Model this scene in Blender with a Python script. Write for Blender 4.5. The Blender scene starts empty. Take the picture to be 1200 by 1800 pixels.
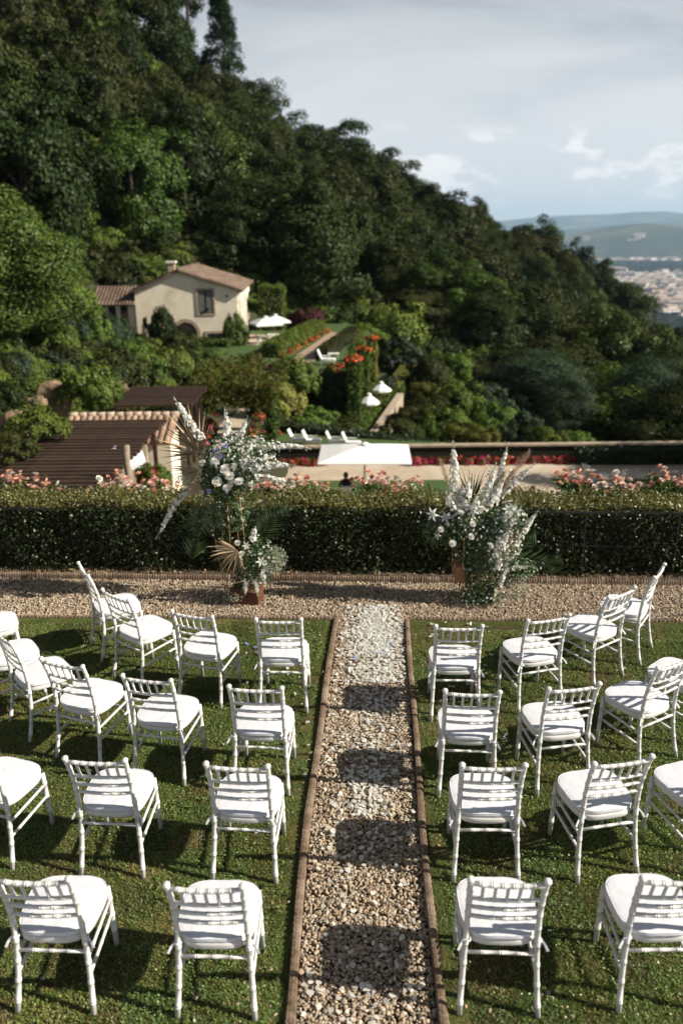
import bpy, math, random
import numpy as np
from mathutils import Vector, Matrix
sc = bpy.context.scene
col = sc.collection
R = math.radians
rng = np.random.default_rng(7)
random.seed(7)

# ------------------------------------------------------------------ camera
FPX, PITCH, ROLL, CAMH = 1434.0, 0.3281, -0.0102, 3.87
_c, _s = math.cos(PITCH), math.sin(PITCH)
_up = np.array([0, _s, _c]); _fw = np.array([0, _c, -_s]); _rt = np.array([1.0, 0, 0])
RT = math.cos(ROLL)*_rt + math.sin(ROLL)*_up
UP = math.cos(ROLL)*_up - math.sin(ROLL)*_rt
CAM = np.array([0, 0, CAMH])
cam = bpy.data.cameras.new('camera'); cam_ob = bpy.data.objects.new('camera', cam); col.objects.link(cam_ob)
m = Matrix.Identity(4)
for i in range(3):
    m[i][0], m[i][1], m[i][2], m[i][3] = RT[i], UP[i], -_fw[i], CAM[i]
cam_ob.matrix_world = m
cam.sensor_fit = 'VERTICAL'; cam.sensor_height = 36; cam.sensor_width = 24
cam.lens = FPX/1800*36
cam.clip_start = 0.1; cam.clip_end = 60000
cam.dof.use_dof = True; cam.dof.focus_distance = 6.3; cam.dof.aperture_fstop = 1.35
sc.camera = cam_ob

def ray(px, py): return (px-600)/FPX*RT - (py-900)/FPX*UP + _fw
def at(px, py, Y):
    d = ray(px, py); return CAM + d*(Y/d[1])
def gd(px, py, z=0.0):
    d = ray(px, py); return CAM + d*((z-CAMH)/d[2])
def proj(P):
    d = np.asarray(P)-CAM; z = d@_fw
    return np.stack([600+FPX*(d@RT)/z, 900-FPX*(d@UP)/z, z], -1)

# ------------------------------------------------------------------ sky, sun, exposure
SUN_EL, SUN_AZ = R(32), R(11)      # from the right (+x), a little from the camera's side
sun_dir = Vector((math.cos(SUN_EL)*math.cos(SUN_AZ), -math.cos(SUN_EL)*math.sin(SUN_AZ), math.sin(SUN_EL)))
w = bpy.data.worlds.new('World'); sc.world = w; w.use_nodes = True
nt = w.node_tree; nt.nodes.clear()
def N(nt, t, **k):
    n = nt.nodes.new(t)
    for a, b in k.items():
        if a == 'inp':
            for kk, vv in b.items(): n.inputs[kk].default_value = vv
        else: setattr(n, a, b)
    return n
L = lambda nt, a, b: nt.links.new(a, b)
sky = N(nt, 'ShaderNodeTexSky', sky_type='NISHITA', sun_disc=False, sun_elevation=SUN_EL,
        sun_rotation=math.atan2(sun_dir.x, sun_dir.y), altitude=250, air_density=0.25, dust_density=0.4, ozone_density=1.0)
tc = N(nt, 'ShaderNodeTexCoord'); sep = N(nt, 'ShaderNodeSeparateXYZ'); L(nt, tc.outputs['Generated'], sep.inputs[0])
za = N(nt, 'ShaderNodeMath', operation='ADD', inp={1: 0.16}); L(nt, sep.outputs['Z'], za.inputs[0])
zm = N(nt, 'ShaderNodeMath', operation='MAXIMUM', inp={1: 0.05}); L(nt, za.outputs[0], zm.inputs[0])
dx = N(nt, 'ShaderNodeMath', operation='DIVIDE'); L(nt, sep.outputs['X'], dx.inputs[0]); L(nt, zm.outputs[0], dx.inputs[1])
dy = N(nt, 'ShaderNodeMath', operation='DIVIDE'); L(nt, sep.outputs['Y'], dy.inputs[0]); L(nt, zm.outputs[0], dy.inputs[1])
cv = N(nt, 'ShaderNodeCombineXYZ'); L(nt, dx.outputs[0], cv.inputs[0]); L(nt, dy.outputs[0], cv.inputs[1])
cir = N(nt, 'ShaderNodeTexNoise', inp={'Scale': 0.95, 'Detail': 6.0, 'Roughness': 0.55, 'Distortion': 0.6}); L(nt, cv.outputs[0], cir.inputs['Vector'])
# thin high veil: its opacity grows with the slant path towards the horizon
tau = N(nt, 'ShaderNodeMapRange', inp={'From Min': 0.3, 'From Max': 0.7, 'To Min': 0.035, 'To Max': 0.19}); L(nt, cir.outputs['Fac'], tau.inputs['Value'])
zp = N(nt, 'ShaderNodeMath', operation='MAXIMUM', inp={1: 0.02}); L(nt, sep.outputs['Z'], zp.inputs[0])
zq = N(nt, 'ShaderNodeMath', operation='POWER', inp={1: 1.6}); L(nt, zp.outputs[0], zq.inputs[0])
q1 = N(nt, 'ShaderNodeMath', operation='DIVIDE'); L(nt, tau.outputs[0], q1.inputs[0]); L(nt, zq.outputs[0], q1.inputs[1])
q2 = N(nt, 'ShaderNodeMath', operation='MULTIPLY', inp={1: -1.0}); L(nt, q1.outputs[0], q2.inputs[0])
q3 = N(nt, 'ShaderNodeMath', operation='EXPONENT'); L(nt, q2.outputs[0], q3.inputs[0])
cr = N(nt, 'ShaderNodeMath', operation='SUBTRACT', inp={0: 1.0}); L(nt, q3.outputs[0], cr.inputs[1])
mix1 = N(nt, 'ShaderNodeMix', data_type='RGBA'); L(nt, cr.outputs[0], mix1.inputs['Factor']); L(nt, sky.outputs[0], mix1.inputs['A'])
mix1.inputs['B'].default_value = (8.8, 9.1, 9.25, 1)
# little fair-weather cumulus in a band low over the horizon
mp = N(nt, 'ShaderNodeMapping'); mp.inputs['Scale'].default_value = (1, 1, 2.0); mp.inputs['Location'].default_value = (0.35, 0.1, 0.02); L(nt, tc.outputs['Generated'], mp.inputs['Vector'])
cn = N(nt, 'ShaderNodeTexNoise', inp={'Scale': 17.0, 'Detail': 8.0, 'Roughness': 0.52}); L(nt, mp.outputs[0], cn.inputs['Vector'])
ct = N(nt, 'ShaderNodeMapRange', interpolation_type='SMOOTHSTEP', inp={'From Min': 0.525, 'From Max': 0.63}); L(nt, cn.outputs['Fac'], ct.inputs['Value'])
b1 = N(nt, 'ShaderNodeMapRange', interpolation_type='SMOOTHSTEP', inp={'From Min': 0.02, 'From Max': 0.05}); L(nt, sep.outputs['Z'], b1.inputs['Value'])
b2 = N(nt, 'ShaderNodeMapRange', interpolation_type='SMOOTHSTEP', inp={'From Min': 0.125, 'From Max': 0.085}); L(nt, sep.outputs['Z'], b2.inputs['Value'])
mm = N(nt, 'ShaderNodeMath', operation='MULTIPLY'); L(nt, b1.outputs[0], mm.inputs[0]); L(nt, b2.outputs[0], mm.inputs[1])
mm2 = N(nt, 'ShaderNodeMath', operation='MULTIPLY'); L(nt, mm.outputs[0], mm2.inputs[0]); L(nt, ct.outputs[0], mm2.inputs[1])
mm3 = N(nt, 'ShaderNodeMath', operation='MULTIPLY', inp={1: 0.85}); L(nt, mm2.outputs[0], mm3.inputs[0])
mix2 = N(nt, 'ShaderNodeMix', data_type='RGBA'); L(nt, mm3.outputs[0], mix2.inputs['Factor']); L(nt, mix1.outputs['Result'], mix2.inputs['A'])
mix2.inputs['B'].default_value = (12.4, 12.0, 11.6, 1)
bg = N(nt, 'ShaderNodeBackground', inp={'Strength': 0.05}); L(nt, mix2.outputs['Result'], bg.inputs['Color'])
wo = N(nt, 'ShaderNodeOutputWorld'); L(nt, bg.outputs[0], wo.inputs['Surface'])
sl = bpy.data.lights.new('sun', 'SUN'); sl.energy = 5.0; sl.angle = R(0.55); sl.color = (1.0, 0.93, 0.80)
so = bpy.data.objects.new('sun', sl); col.objects.link(so); so.rotation_euler = sun_dir.to_track_quat('Z', 'Y').to_euler()
vs = sc.view_settings; vs.view_transform = 'Standard'; vs.look = 'None'; vs.exposure = 0.85; vs.gamma = 1.0; vs.use_curve_mapping = False
cy = sc.cycles
cy.max_bounces = 4; cy.diffuse_bounces = 1; cy.glossy_bounces = 2; cy.transmission_bounces = 3; cy.transparent_max_bounces = 4; cy.volume_bounces = 1
cy.use_adaptive_sampling = True; cy.adaptive_threshold = 0.02; cy.use_denoising = True
cy.caustics_reflective = False; cy.caustics_refractive = False

# ------------------------------------------------------------------ materials
def newmat(name):
    mt = bpy.data.materials.new(name); mt.use_nodes = True
    t = mt.node_tree; t.nodes.clear()
    return mt, t, N(t, 'ShaderNodeOutputMaterial')
def c4(c): return (c[0], c[1], c[2], 1)
def surf(name, a, b=None, scale=6.0, rough=0.7, bump=0.0, bscale=None, metal=0.0, spec=0.3, objvar=0.0, detail=5.0, c=None, cscale=1.5, sheen=0.0):
    """Principled with noise between colours a and b, optional third colour in larger patches, bump, per-object variation."""
    mt, t, o = newmat(name)
    p = N(t, 'ShaderNodeBsdfPrincipled', inp={'Roughness': rough, 'Metallic': metal, 'Specular IOR Level': spec})
    tcn = N(t, 'ShaderNodeTexCoord')
    b = b or tuple(x*0.8 for x in a)
    n = N(t, 'ShaderNodeTexNoise', inp={'Scale': scale, 'Detail': detail, 'Roughness': 0.6}); L(t, tcn.outputs['Object'], n.inputs['Vector'])
    mr = N(t, 'ShaderNodeMapRange', inp={'From Min': 0.35, 'From Max': 0.65}); L(t, n.outputs['Fac'], mr.inputs['Value'])
    mx = N(t, 'ShaderNodeMix', data_type='RGBA'); L(t, mr.outputs[0], mx.inputs['Factor'])
    mx.inputs['A'].default_value = c4(a); mx.inputs['B'].default_value = c4(b)
    out = mx.outputs['Result']
    if c:
        n2 = N(t, 'ShaderNodeTexNoise', inp={'Scale': cscale, 'Detail': 4.0}); L(t, tcn.outputs['Object'], n2.inputs['Vector'])
        mr2 = N(t, 'ShaderNodeMapRange', inp={'From Min': 0.48, 'From Max': 0.66}); L(t, n2.outputs['Fac'], mr2.inputs['Value'])
        mx2 = N(t, 'ShaderNodeMix', data_type='RGBA'); L(t, mr2.outputs[0], mx2.inputs['Factor']); L(t, out, mx2.inputs['A']); mx2.inputs['B'].default_value = c4(c)
        out = mx2.outputs['Result']
    if objvar:
        oi = N(t, 'ShaderNodeObjectInfo'); ov = N(t, 'ShaderNodeMapRange', inp={'To Min': 1-objvar, 'To Max': 1+objvar}); L(t, oi.outputs['Random'], ov.inputs['Value'])
        hs = N(t, 'ShaderNodeHueSaturation'); L(t, ov.outputs[0], hs.inputs['Value']); L(t, out, hs.inputs['Color']); out = hs.outputs[0]
    L(t, out, p.inputs['Base Color'])
    if bump:
        nb = N(t, 'ShaderNodeTexNoise', inp={'Scale': bscale or scale*3, 'Detail': 6.0}); L(t, tcn.outputs['Object'], nb.inputs['Vector'])
        bp = N(t, 'ShaderNodeBump', inp={'Strength': bump, 'Distance': 0.02}); L(t, nb.outputs['Fac'], bp.inputs['Height']); L(t, bp.outputs[0], p.inputs['Normal'])
    L(t, p.outputs[0], o.inputs['Surface'])
    return mt
def leafm(name, a, b, trans=0.25, gloss=0.04, objvar=0.25, huevar=0.02, grough=0.45):
    """Foliage / petals: colour differs leaf by leaf (random per island) and plant by plant."""
    mt, t, o = newmat(name)
    g = N(t, 'ShaderNodeNewGeometry')
    mx = N(t, 'ShaderNodeMix', data_type='RGBA'); L(t, g.outputs['Random Per Island'], mx.inputs['Factor'])
    mx.inputs['A'].default_value = c4(a); mx.inputs['B'].default_value = c4(b)
    oi = N(t, 'ShaderNodeObjectInfo')
    ov = N(t, 'ShaderNodeMapRange', inp={'To Min': 1-objvar, 'To Max': 1+objvar}); L(t, oi.outputs['Random'], ov.inputs['Value'])
    m7 = N(t, 'ShaderNodeMath', operation='MULTIPLY', inp={1: 7.31}); L(t, oi.outputs['Random'], m7.inputs[0])
    fr = N(t, 'ShaderNodeMath', operation='FRACT'); L(t, m7.outputs[0], fr.inputs[0])
    hv = N(t, 'ShaderNodeMapRange', inp={'To Min': 0.5-huevar, 'To Max': 0.5+huevar}); L(t, fr.outputs[0], hv.inputs['Value'])
    hs = N(t, 'ShaderNodeHueSaturation'); L(t, ov.outputs[0], hs.inputs['Value']); L(t, hv.outputs[0], hs.inputs['Hue']); L(t, mx.outputs['Result'], hs.inputs['Color'])
    d = N(t, 'ShaderNodeBsdfDiffuse'); tr = N(t, 'ShaderNodeBsdfTranslucent'); gl = N(t, 'ShaderNodeBsdfGlossy', inp={'Roughness': grough})
    gl.inputs['Color'].default_value = (0.9, 0.95, 0.9, 1)
    L(t, hs.outputs[0], d.inputs['Color']); L(t, hs.outputs[0], tr.inputs['Color'])
    m1 = N(t, 'ShaderNodeMixShader', inp={0: trans}); L(t, d.outputs[0], m1.inputs[1]); L(t, tr.outputs[0], m1.inputs[2])
    m2 = N(t, 'ShaderNodeMixShader', inp={0: gloss}); L(t, m1.outputs[0], m2.inputs[1]); L(t, gl.outputs[0], m2.inputs[2])
    L(t, m2.outputs[0], o.inputs['Surface'])
    return mt
M = {}
M['chair'] = surf('white_lacquer', (0.62, 0.61, 0.58), (0.58, 0.57, 0.545), 9, 0.38, 0.04, 60, spec=0.45)
M['cushion'] = surf('white_cotton', (0.66, 0.66, 0.69), (0.63, 0.63, 0.67), 14, 0.85, 0.10, 34, spec=0.15)
M['soil'] = surf('soil', (0.10, 0.075, 0.05), (0.06, 0.045, 0.03), 14, 0.95, 0.6, 60)
M['lawn'] = surf('lawn_soil', (0.028, 0.030, 0.011), (0.070, 0.052, 0.025), 5, 0.95, 0.5, 90, c=(0.085, 0.06, 0.032), cscale=0.9)
M['grass'] = leafm('grass_blades', (0.070, 0.125, 0.020), (0.195, 0.23, 0.055), 0.35, 0.02, 0.3, 0.025)
M['drygrass'] = leafm('dry_grass_blades', (0.32, 0.24, 0.10), (0.22, 0.19, 0.065), 0.25, 0.02, 0.3, 0.02)
M['clover'] = leafm('clover_leaves', (0.10, 0.17, 0.035), (0.19, 0.25, 0.075), 0.3, 0.04, 0.2)
M['gravelbed'] = surf('gravel_bed', (0.20, 0.145, 0.09), (0.10, 0.07, 0.042), 60, 0.95, 0.6, 150)
M['pebble'] = surf('pebble', (0.41, 0.31, 0.215), (0.29, 0.21, 0.14), 30, 0.8, 0.2, 90, objvar=0.38)
M['pebble2'] = surf('pale_pebble', (0.46, 0.39, 0.30), (0.34, 0.28, 0.21), 30, 0.8, 0.2, 90, objvar=0.3)
M['petal'] = leafm('white_petals', (0.88, 0.86, 0.79), (0.85, 0.84, 0.80), 0.55, 0.02, 0.06, 0.0)
M['blue'] = leafm('blue_petals', (0.34, 0.33, 0.62), (0.46, 0.46, 0.74), 0.3, 0.02, 0.1, 0.02)
M['cream'] = leafm('cream_petals', (0.82, 0.78, 0.66), (0.84, 0.81, 0.74), 0.3, 0.02, 0.06, 0.0)
M['edging'] = surf('woven_edging', (0.22, 0.15, 0.10), (0.11, 0.075, 0.05), 22, 0.9, 0.7, 120, c=(0.28, 0.21, 0.155), cscale=5)
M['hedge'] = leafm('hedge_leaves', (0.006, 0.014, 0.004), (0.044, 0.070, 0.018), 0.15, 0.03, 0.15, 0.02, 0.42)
M['hedgetop'] = leafm('hedge_lit_leaves', (0.10, 0.135, 0.030), (0.215, 0.19, 0.06), 0.3, 0.04, 0.15, 0.02, 0.45)  # brighter leaf copy for the hedge top, its sunlight put into the colour
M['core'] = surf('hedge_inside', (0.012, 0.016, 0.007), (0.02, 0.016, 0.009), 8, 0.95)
M['bark'] = surf('bark', (0.055, 0.042, 0.03), (0.028, 0.022, 0.017), 6, 0.9, 0.7, 20)
M['iron'] = surf('dark_iron', (0.03, 0.03, 0.032), (0.05, 0.04, 0.035), 12, 0.5, 0.1, 60, metal=0.4)
M['oak'] = leafm('oak_leaves', (0.010, 0.019, 0.005), (0.042, 0.056, 0.016), 0.12, 0.008, 0.35, 0.022)
M['olive'] = leafm('olive_oak_leaves', (0.016, 0.022, 0.007), (0.056, 0.060, 0.019), 0.12, 0.006, 0.25, 0.018)
M['fresh'] = leafm('fresh_leaves', (0.022, 0.044, 0.007), (0.085, 0.115, 0.023), 0.15, 0.012, 0.25, 0.02)
M['bright'] = leafm('garden_leaves', (0.042, 0.080, 0.012), (0.135, 0.175, 0.036), 0.2, 0.008, 0.22, 0.022)
M['bluegreen'] = leafm('bluegreen_leaves', (0.024, 0.042, 0.024), (0.056, 0.080, 0.044), 0.2, 0.006, 0.2, 0.02)
M['conifer'] = leafm('conifer_leaves', (0.012, 0.026, 0.010), (0.030, 0.048, 0.018), 0.15, 0.006, 0.15, 0.015)
M['rust'] = leafm('rusty_leaves', (0.10, 0.052, 0.014), (0.15, 0.085, 0.028), 0.25, 0.006, 0.2, 0.02)
M['vine'] = leafm('vine_leaves', (0.045, 0.10, 0.014), (0.14, 0.105, 0.03), 0.28, 0.006, 0.15, 0.02)
M['purple'] = leafm('purple_leaves', (0.050, 0.016, 0.018), (0.085, 0.030, 0.030), 0.25, 0.006, 0.15, 0.02)
M['yellowleaf'] = leafm('yellow_leaves', (0.16, 0.18, 0.035), (0.30, 0.27, 0.085), 0.25, 0.006, 0.15, 0.02)
M['redflower'] = leafm('red_flowers', (0.50, 0.035, 0.02), (0.42, 0.02, 0.09), 0.2, 0.02, 0.15, 0.02)
M['orangeflower'] = leafm('orange_flowers', (0.55, 0.075, 0.02), (0.62, 0.14, 0.03), 0.2, 0.02, 0.15, 0.02)
M['coral'] = leafm('coral_petals', (0.82, 0.38, 0.26), (0.84, 0.48, 0.35), 0.35, 0.02, 0.12, 0.015)
M['pink'] = leafm('pink_petals', (0.82, 0.45, 0.38), (0.84, 0.57, 0.47), 0.35, 0.02, 0.12, 0.015)
M['palepink'] = leafm('pale_petals', (0.82, 0.60, 0.47), (0.82, 0.70, 0.60), 0.25, 0.02, 0.1, 0.01)
M['straw'] = leafm('dried_palm', (0.40, 0.29, 0.18), (0.58, 0.46, 0.31), 0.25, 0.03, 0.1, 0.01)
M['pampas'] = leafm('pampas_plume', (0.34, 0.24, 0.17), (0.48, 0.36, 0.27), 0.25, 0.02, 0.1, 0.01)
M['palm'] = leafm('green_palm', (0.035, 0.07, 0.018), (0.07, 0.12, 0.03), 0.2, 0.08, 0.1, 0.01)
M['filler'] = leafm('bouquet_leaves', (0.035, 0.07, 0.022), (0.10, 0.15, 0.055), 0.25, 0.05, 0.1, 0.02)
M['sage'] = leafm('sage_leaves', (0.20, 0.22, 0.14), (0.34, 0.35, 0.25), 0.25, 0.03, 0.1, 0.01)
M['copper'] = surf('copper', (0.42, 0.22, 0.11), (0.30, 0.15, 0.07), 20, 0.5, 0.05, 60, metal=0.4)
M['rustbox'] = surf('rust_brown', (0.13, 0.050, 0.026), (0.09, 0.035, 0.02), 9, 0.75, 0.2, 40)
M['wall'] = surf('cream_plaster', (0.82, 0.73, 0.58), (0.74, 0.65, 0.50), 1.4, 0.9, 0.25, 6, c=(0.62, 0.52, 0.39), cscale=0.5)
M['whitewall'] = surf('white_plaster', (0.76, 0.72, 0.64), (0.70, 0.66, 0.58), 1.2, 0.9, 0.1, 8)
M['stone'] = surf('pale_stone', (0.42, 0.34, 0.25), (0.28, 0.22, 0.16), 3, 0.9, 0.4, 14)
M['rock'] = surf('rock', (0.26, 0.18, 0.11), (0.10, 0.07, 0.042), 2.4, 0.95, 0.9, 5, c=(0.10, 0.10, 0.05), cscale=0.8)
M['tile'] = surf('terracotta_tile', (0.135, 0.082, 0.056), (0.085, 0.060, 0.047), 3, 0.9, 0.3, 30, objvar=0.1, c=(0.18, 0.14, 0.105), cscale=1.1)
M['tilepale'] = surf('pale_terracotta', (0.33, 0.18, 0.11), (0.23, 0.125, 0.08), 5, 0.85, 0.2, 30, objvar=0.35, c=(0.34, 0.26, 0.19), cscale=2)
M['ridgetile'] = surf('lichen_ridge_tile', (0.55, 0.45, 0.36), (0.42, 0.30, 0.22), 5, 0.85, 0.2, 30, objvar=0.2)
M['slat'] = surf('dark_stained_timber', (0.058, 0.033, 0.021), (0.034, 0.020, 0.014), 4, 0.7, 0.3, 30, objvar=0.25)
M['timber'] = surf('weathered_post', (0.30, 0.24, 0.18), (0.20, 0.15, 0.11), 5, 0.9, 0.5, 30)
M['cream_board'] = surf('cream_board', (0.62, 0.54, 0.40), (0.55, 0.47, 0.35), 4, 0.8)
M['canvas'] = surf('white_canvas', (0.78, 0.77, 0.75), (0.74, 0.73, 0.71), 4, 0.8, 0.1, 20)
M['pole'] = surf('umbrella_pole', (0.30, 0.20, 0.12), (0.22, 0.15, 0.09), 8, 0.6)
M['paint'] = surf('white_paint', (0.78, 0.78, 0.76), (0.74, 0.74, 0.72), 8, 0.5)
M['glass'] = surf('dark_glass', (0.02, 0.022, 0.025), (0.03, 0.03, 0.032), 2, 0.12, spec=0.6)
M['curtain'] = surf('grey_curtain', (0.16, 0.16, 0.15), (0.10, 0.10, 0.10), 6, 0.9)
M['dark'] = surf('dark_wood', (0.03, 0.022, 0.016), (0.02, 0.015, 0.012), 5, 0.8)
M['path'] = surf('garden_gravel', (0.46, 0.375, 0.28), (0.38, 0.30, 0.22), 3, 0.95, 0.4, 12, c=(0.50, 0.42, 0.32), cscale=0.5)
M['brick'] = surf('brick_path', (0.40, 0.29, 0.20), (0.30, 0.21, 0.15), 3, 0.9, 0.3, 10, objvar=0.2)
M['turf'] = surf('mown_turf', (0.062, 0.100, 0.026), (0.042, 0.076, 0.018), 2.5, 0.95, 0.5, 30)
M['hill'] = surf('hill_ground', (0.035, 0.042, 0.016), (0.055, 0.044, 0.024), 0.35, 0.95, 0.8, 1.5, c=(0.03, 0.045, 0.014), cscale=0.12)
M['plain'] = surf('valley_fields', (0.03, 0.05, 0.02), (0.09, 0.095, 0.045), 0.0035, 0.95, c=(0.035, 0.055, 0.022), cscale=0.0009, detail=8)
M['farhill'] = surf('far_hill', (0.016, 0.028, 0.014), (0.045, 0.058, 0.028), 0.0030, 0.95, c=(0.12, 0.115, 0.06), cscale=0.0017, detail=9)
M['citywall'] = surf('town_walls', (0.72, 0.66, 0.58), (0.62, 0.56, 0.49), 0.02, 0.9, objvar=0.3)
M['citypale'] = surf('town_pale_walls', (0.80, 0.77, 0.72), (0.74, 0.70, 0.65), 0.02, 0.9, objvar=0.15)
M['cityroof'] = surf('town_roofs', (0.38, 0.30, 0.25), (0.30, 0.22, 0.18), 0.05, 0.9, objvar=0.2)
M['black'] = surf('black_cloth', (0.012, 0.012, 0.014), (0.02, 0.02, 0.022), 12, 0.9)
M['skin'] = surf('skin', (0.50, 0.30, 0.22), (0.46, 0.27, 0.20), 8, 0.6)
M['hair'] = surf('auburn_hair', (0.13, 0.035, 0.018), (0.08, 0.02, 0.012), 40, 0.55, 0.3, 90)

# ------------------------------------------------------------------ mesh helpers
def setp(o, label=None, cat=None, group=None, kind=None):
    if label: o['label'] = label
    if cat: o['category'] = cat
    if group: o['group'] = group
    if kind: o['kind'] = kind
    return o
def empty(name, loc, label=None, cat=None, group=None, rz=0.0):
    o = bpy.data.objects.new(name, None); col.objects.link(o); o.empty_display_size = 0.1
    o.location = tuple(float(v) for v in loc); o.rotation_euler = (0, 0, rz)
    return setp(o, label, cat, group)
def link(name, mesh, parent=None, loc=None, rz=None, scale=None):
    o = bpy.data.objects.new(name, mesh); col.objects.link(o)
    if parent is not None: o.parent = parent
    if loc is not None: o.location = tuple(float(v) for v in loc)
    if rz is not None: o.rotation_euler = (0, 0, rz)
    if scale is not None: o.scale = tuple(scale)
    return o
def qmesh(name, V, mats, k=4, midx=None, smooth=False):
    """Mesh of separate k-gons from an (n*k,3) array."""
    V = np.asarray(V, np.float32).reshape(-1, 3); n = len(V)//k
    me = bpy.data.meshes.new(name); me.vertices.add(n*k); me.vertices.foreach_set('co', V.ravel())
    me.loops.add(n*k); me.loops.foreach_set('vertex_index', np.arange(n*k, dtype=np.int32))
    me.polygons.add(n); me.polygons.foreach_set('loop_start', np.arange(0, n*k, k, dtype=np.int32))
    for mt in (mats if isinstance(mats, (list, tuple)) else [mats]): me.materials.append(mt)
    if midx is not None: me.polygons.foreach_set('material_index', np.asarray(midx, np.int32))
    if smooth: me.polygons.foreach_set('use_smooth', np.ones(n, bool))
    me.update(calc_edges=True); return me
class MB:
    def __init__(s): s.v = []; s.f = []; s.m = []
    def add(s, V, Fc, mi=0):
        b = len(s.v); s.v += [tuple(float(x) for x in p) for p in V]
        s.f += [tuple(i+b for i in f) for f in Fc]; s.m += [mi]*len(Fc); return s
    def box(s, c, size, rz=0, mi=0, taper=1.0, bev=0.0):
        x, y, z = [v/2 for v in size]; cc, ss = math.cos(rz), math.sin(rz)
        V = []
        for dz, t in ((-z, 1), (z, taper)):
            for dx, dy in ((-x, -y), (x, -y), (x, y), (-x, y)):
                a, b = dx*t, dy*t; V.append((c[0]+a*cc-b*ss, c[1]+a*ss+b*cc, c[2]+dz))
        return s.add(V, [(3, 2, 1, 0), (4, 5, 6, 7), (0, 1, 5, 4), (1, 2, 6, 5), (2, 3, 7, 6), (3, 0, 4, 7)], mi)
    def bar(s, a, b, wd, ht, mi=0, upv=(0, 0, 1)):
        a, b = np.array(a, float), np.array(b, float); d = b-a; d /= np.linalg.norm(d)
        u = np.array(upv, float); sd = np.cross(d, u); sd /= np.linalg.norm(sd)+1e-9; u = np.cross(sd, d)
        V = []
        for p in (a, b):
            for i, j in ((-1, -1), (1, -1), (1, 1), (-1, 1)): V.append(p+sd*i*wd/2+u*j*ht/2)
        return s.add(V, [(0, 1, 2, 3), (7, 6, 5, 4), (0, 4, 5, 1), (1, 5, 6, 2), (2, 6, 7, 3), (3, 7, 4, 0)], mi)
    def tube(s, pts, rads, seg=8, mi=0, cap=True):
        P = [np.array(p, float) for p in pts]; n = len(P)
        if np.isscalar(rads): rads = [rads]*n
        up = None; V = []; Fc = []
        for i in range(n):
            d = P[min(i+1, n-1)]-P[max(i-1, 0)]; d = d/(np.linalg.norm(d)+1e-12)
            if up is None: up = np.array([1.0, 0, 0]) if abs(d[0]) < 0.8 else np.array([0, 1.0, 0])
            sd = np.cross(d, up); sd /= np.linalg.norm(sd)+1e-12; up = np.cross(sd, d)
            for k in range(seg):
                a = 2*math.pi*k/seg; V.append(P[i]+rads[i]*(math.cos(a)*sd+math.sin(a)*up))
        for i in range(n-1):
            for k in range(seg):
                k2 = (k+1) % seg; Fc.append((i*seg+k, i*seg+k2, (i+1)*seg+k2, (i+1)*seg+k))
        if cap: Fc.append(tuple(range(seg-1, -1, -1))); Fc.append(tuple((n-1)*seg+k for k in range(seg)))
        return s.add(V, Fc, mi)
    def prism(s, poly, z0, z1, mi=0):
        """Vertical prism over an xy polygon (counter-clockwise)."""
        n = len(poly); V = [(p[0], p[1], z0) for p in poly]+[(p[0], p[1], z1) for p in poly]
        return s.add(V, [tuple(range(n-1, -1, -1)), tuple(range(n, 2*n))]+[(i, (i+1) % n, n+(i+1) % n, n+i) for i in range(n)], mi)
    def mesh(s, name, mats, smooth=False, auto=None):
        me = bpy.data.meshes.new(name); me.from_pydata(s.v, [], s.f)
        for mt in (mats if isinstance(mats, (list, tuple)) else [mats]): me.materials.append(mt)
        if s.m: me.polygons.foreach_set('material_index', np.array(s.m, np.int32))
        if smooth: me.polygons.foreach_set('use_smooth', np.ones(len(s.f), bool))
        me.update(); return me
    def build(s, name, mats, parent=None, smooth=False, loc=None, rz=None):
        return link(name, s.mesh(name, mats, smooth), parent, loc, rz)
def unit(a): return a/(np.linalg.norm(a, axis=-1, keepdims=True)+1e-9)
def leaves(P, Nn, size, asp=0.5, jit=0.7, fold=0.15, szvar=0.35, g=None):
    """Leaf rhombs (folded on the midrib) at points P facing roughly Nn -> (n*4,3)."""
    g = g or rng
    n = len(P); nn = unit(Nn+jit*g.normal(size=(n, 3))); t = unit(np.cross(nn, g.normal(size=(n, 3)))); b = np.cross(nn, t)
    s = (np.asarray(size)*(1+szvar*g.uniform(-1, 1, n)))[:, None]
    V = np.empty((n, 4, 3))
    V[:, 0] = P-t*s*0.5; V[:, 2] = P+t*s*0.5
    mid = P-t*s*0.08
    V[:, 1] = mid+b*s*asp*0.5+nn*s*fold; V[:, 3] = mid-b*s*asp*0.5+nn*s*fold
    return V.reshape(-1, 3)
def petals(P, size, jit=0.4, cup=0.22, g=None):
    """Rounded, cupped petals lying roughly flat -> (n*8,3), eight-cornered."""
    g = g or rng; n = len(P); nn = unit(np.tile([0, 0, 1.], (n, 1))+jit*g.normal(size=(n, 3))); t = unit(np.cross(nn, g.normal(size=(n, 3)))); b = np.cross(nn, t)
    s = np.asarray(size)*np.ones(n); w_ = g.uniform(0.55, 0.85, n); V = np.empty((n, 8, 3))
    for k, (u, v) in enumerate(((-0.5, 0.12), (-0.15, 0.42), (0.2, 0.5), (0.45, 0.26), (0.5, -0.2), (0.25, -0.5), (-0.12, -0.44), (-0.5, -0.12))):
        uu = u+g.normal(0, 0.03, n); vv = v+g.normal(0, 0.03, n)
        V[:, k] = P+t*(s*uu)[:, None]+b*(s*vv*w_)[:, None]+nn*(s*cup*(uu**2+2.2*(vv*w_)**2))[:, None]
    return V.reshape(-1, 3)
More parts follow.
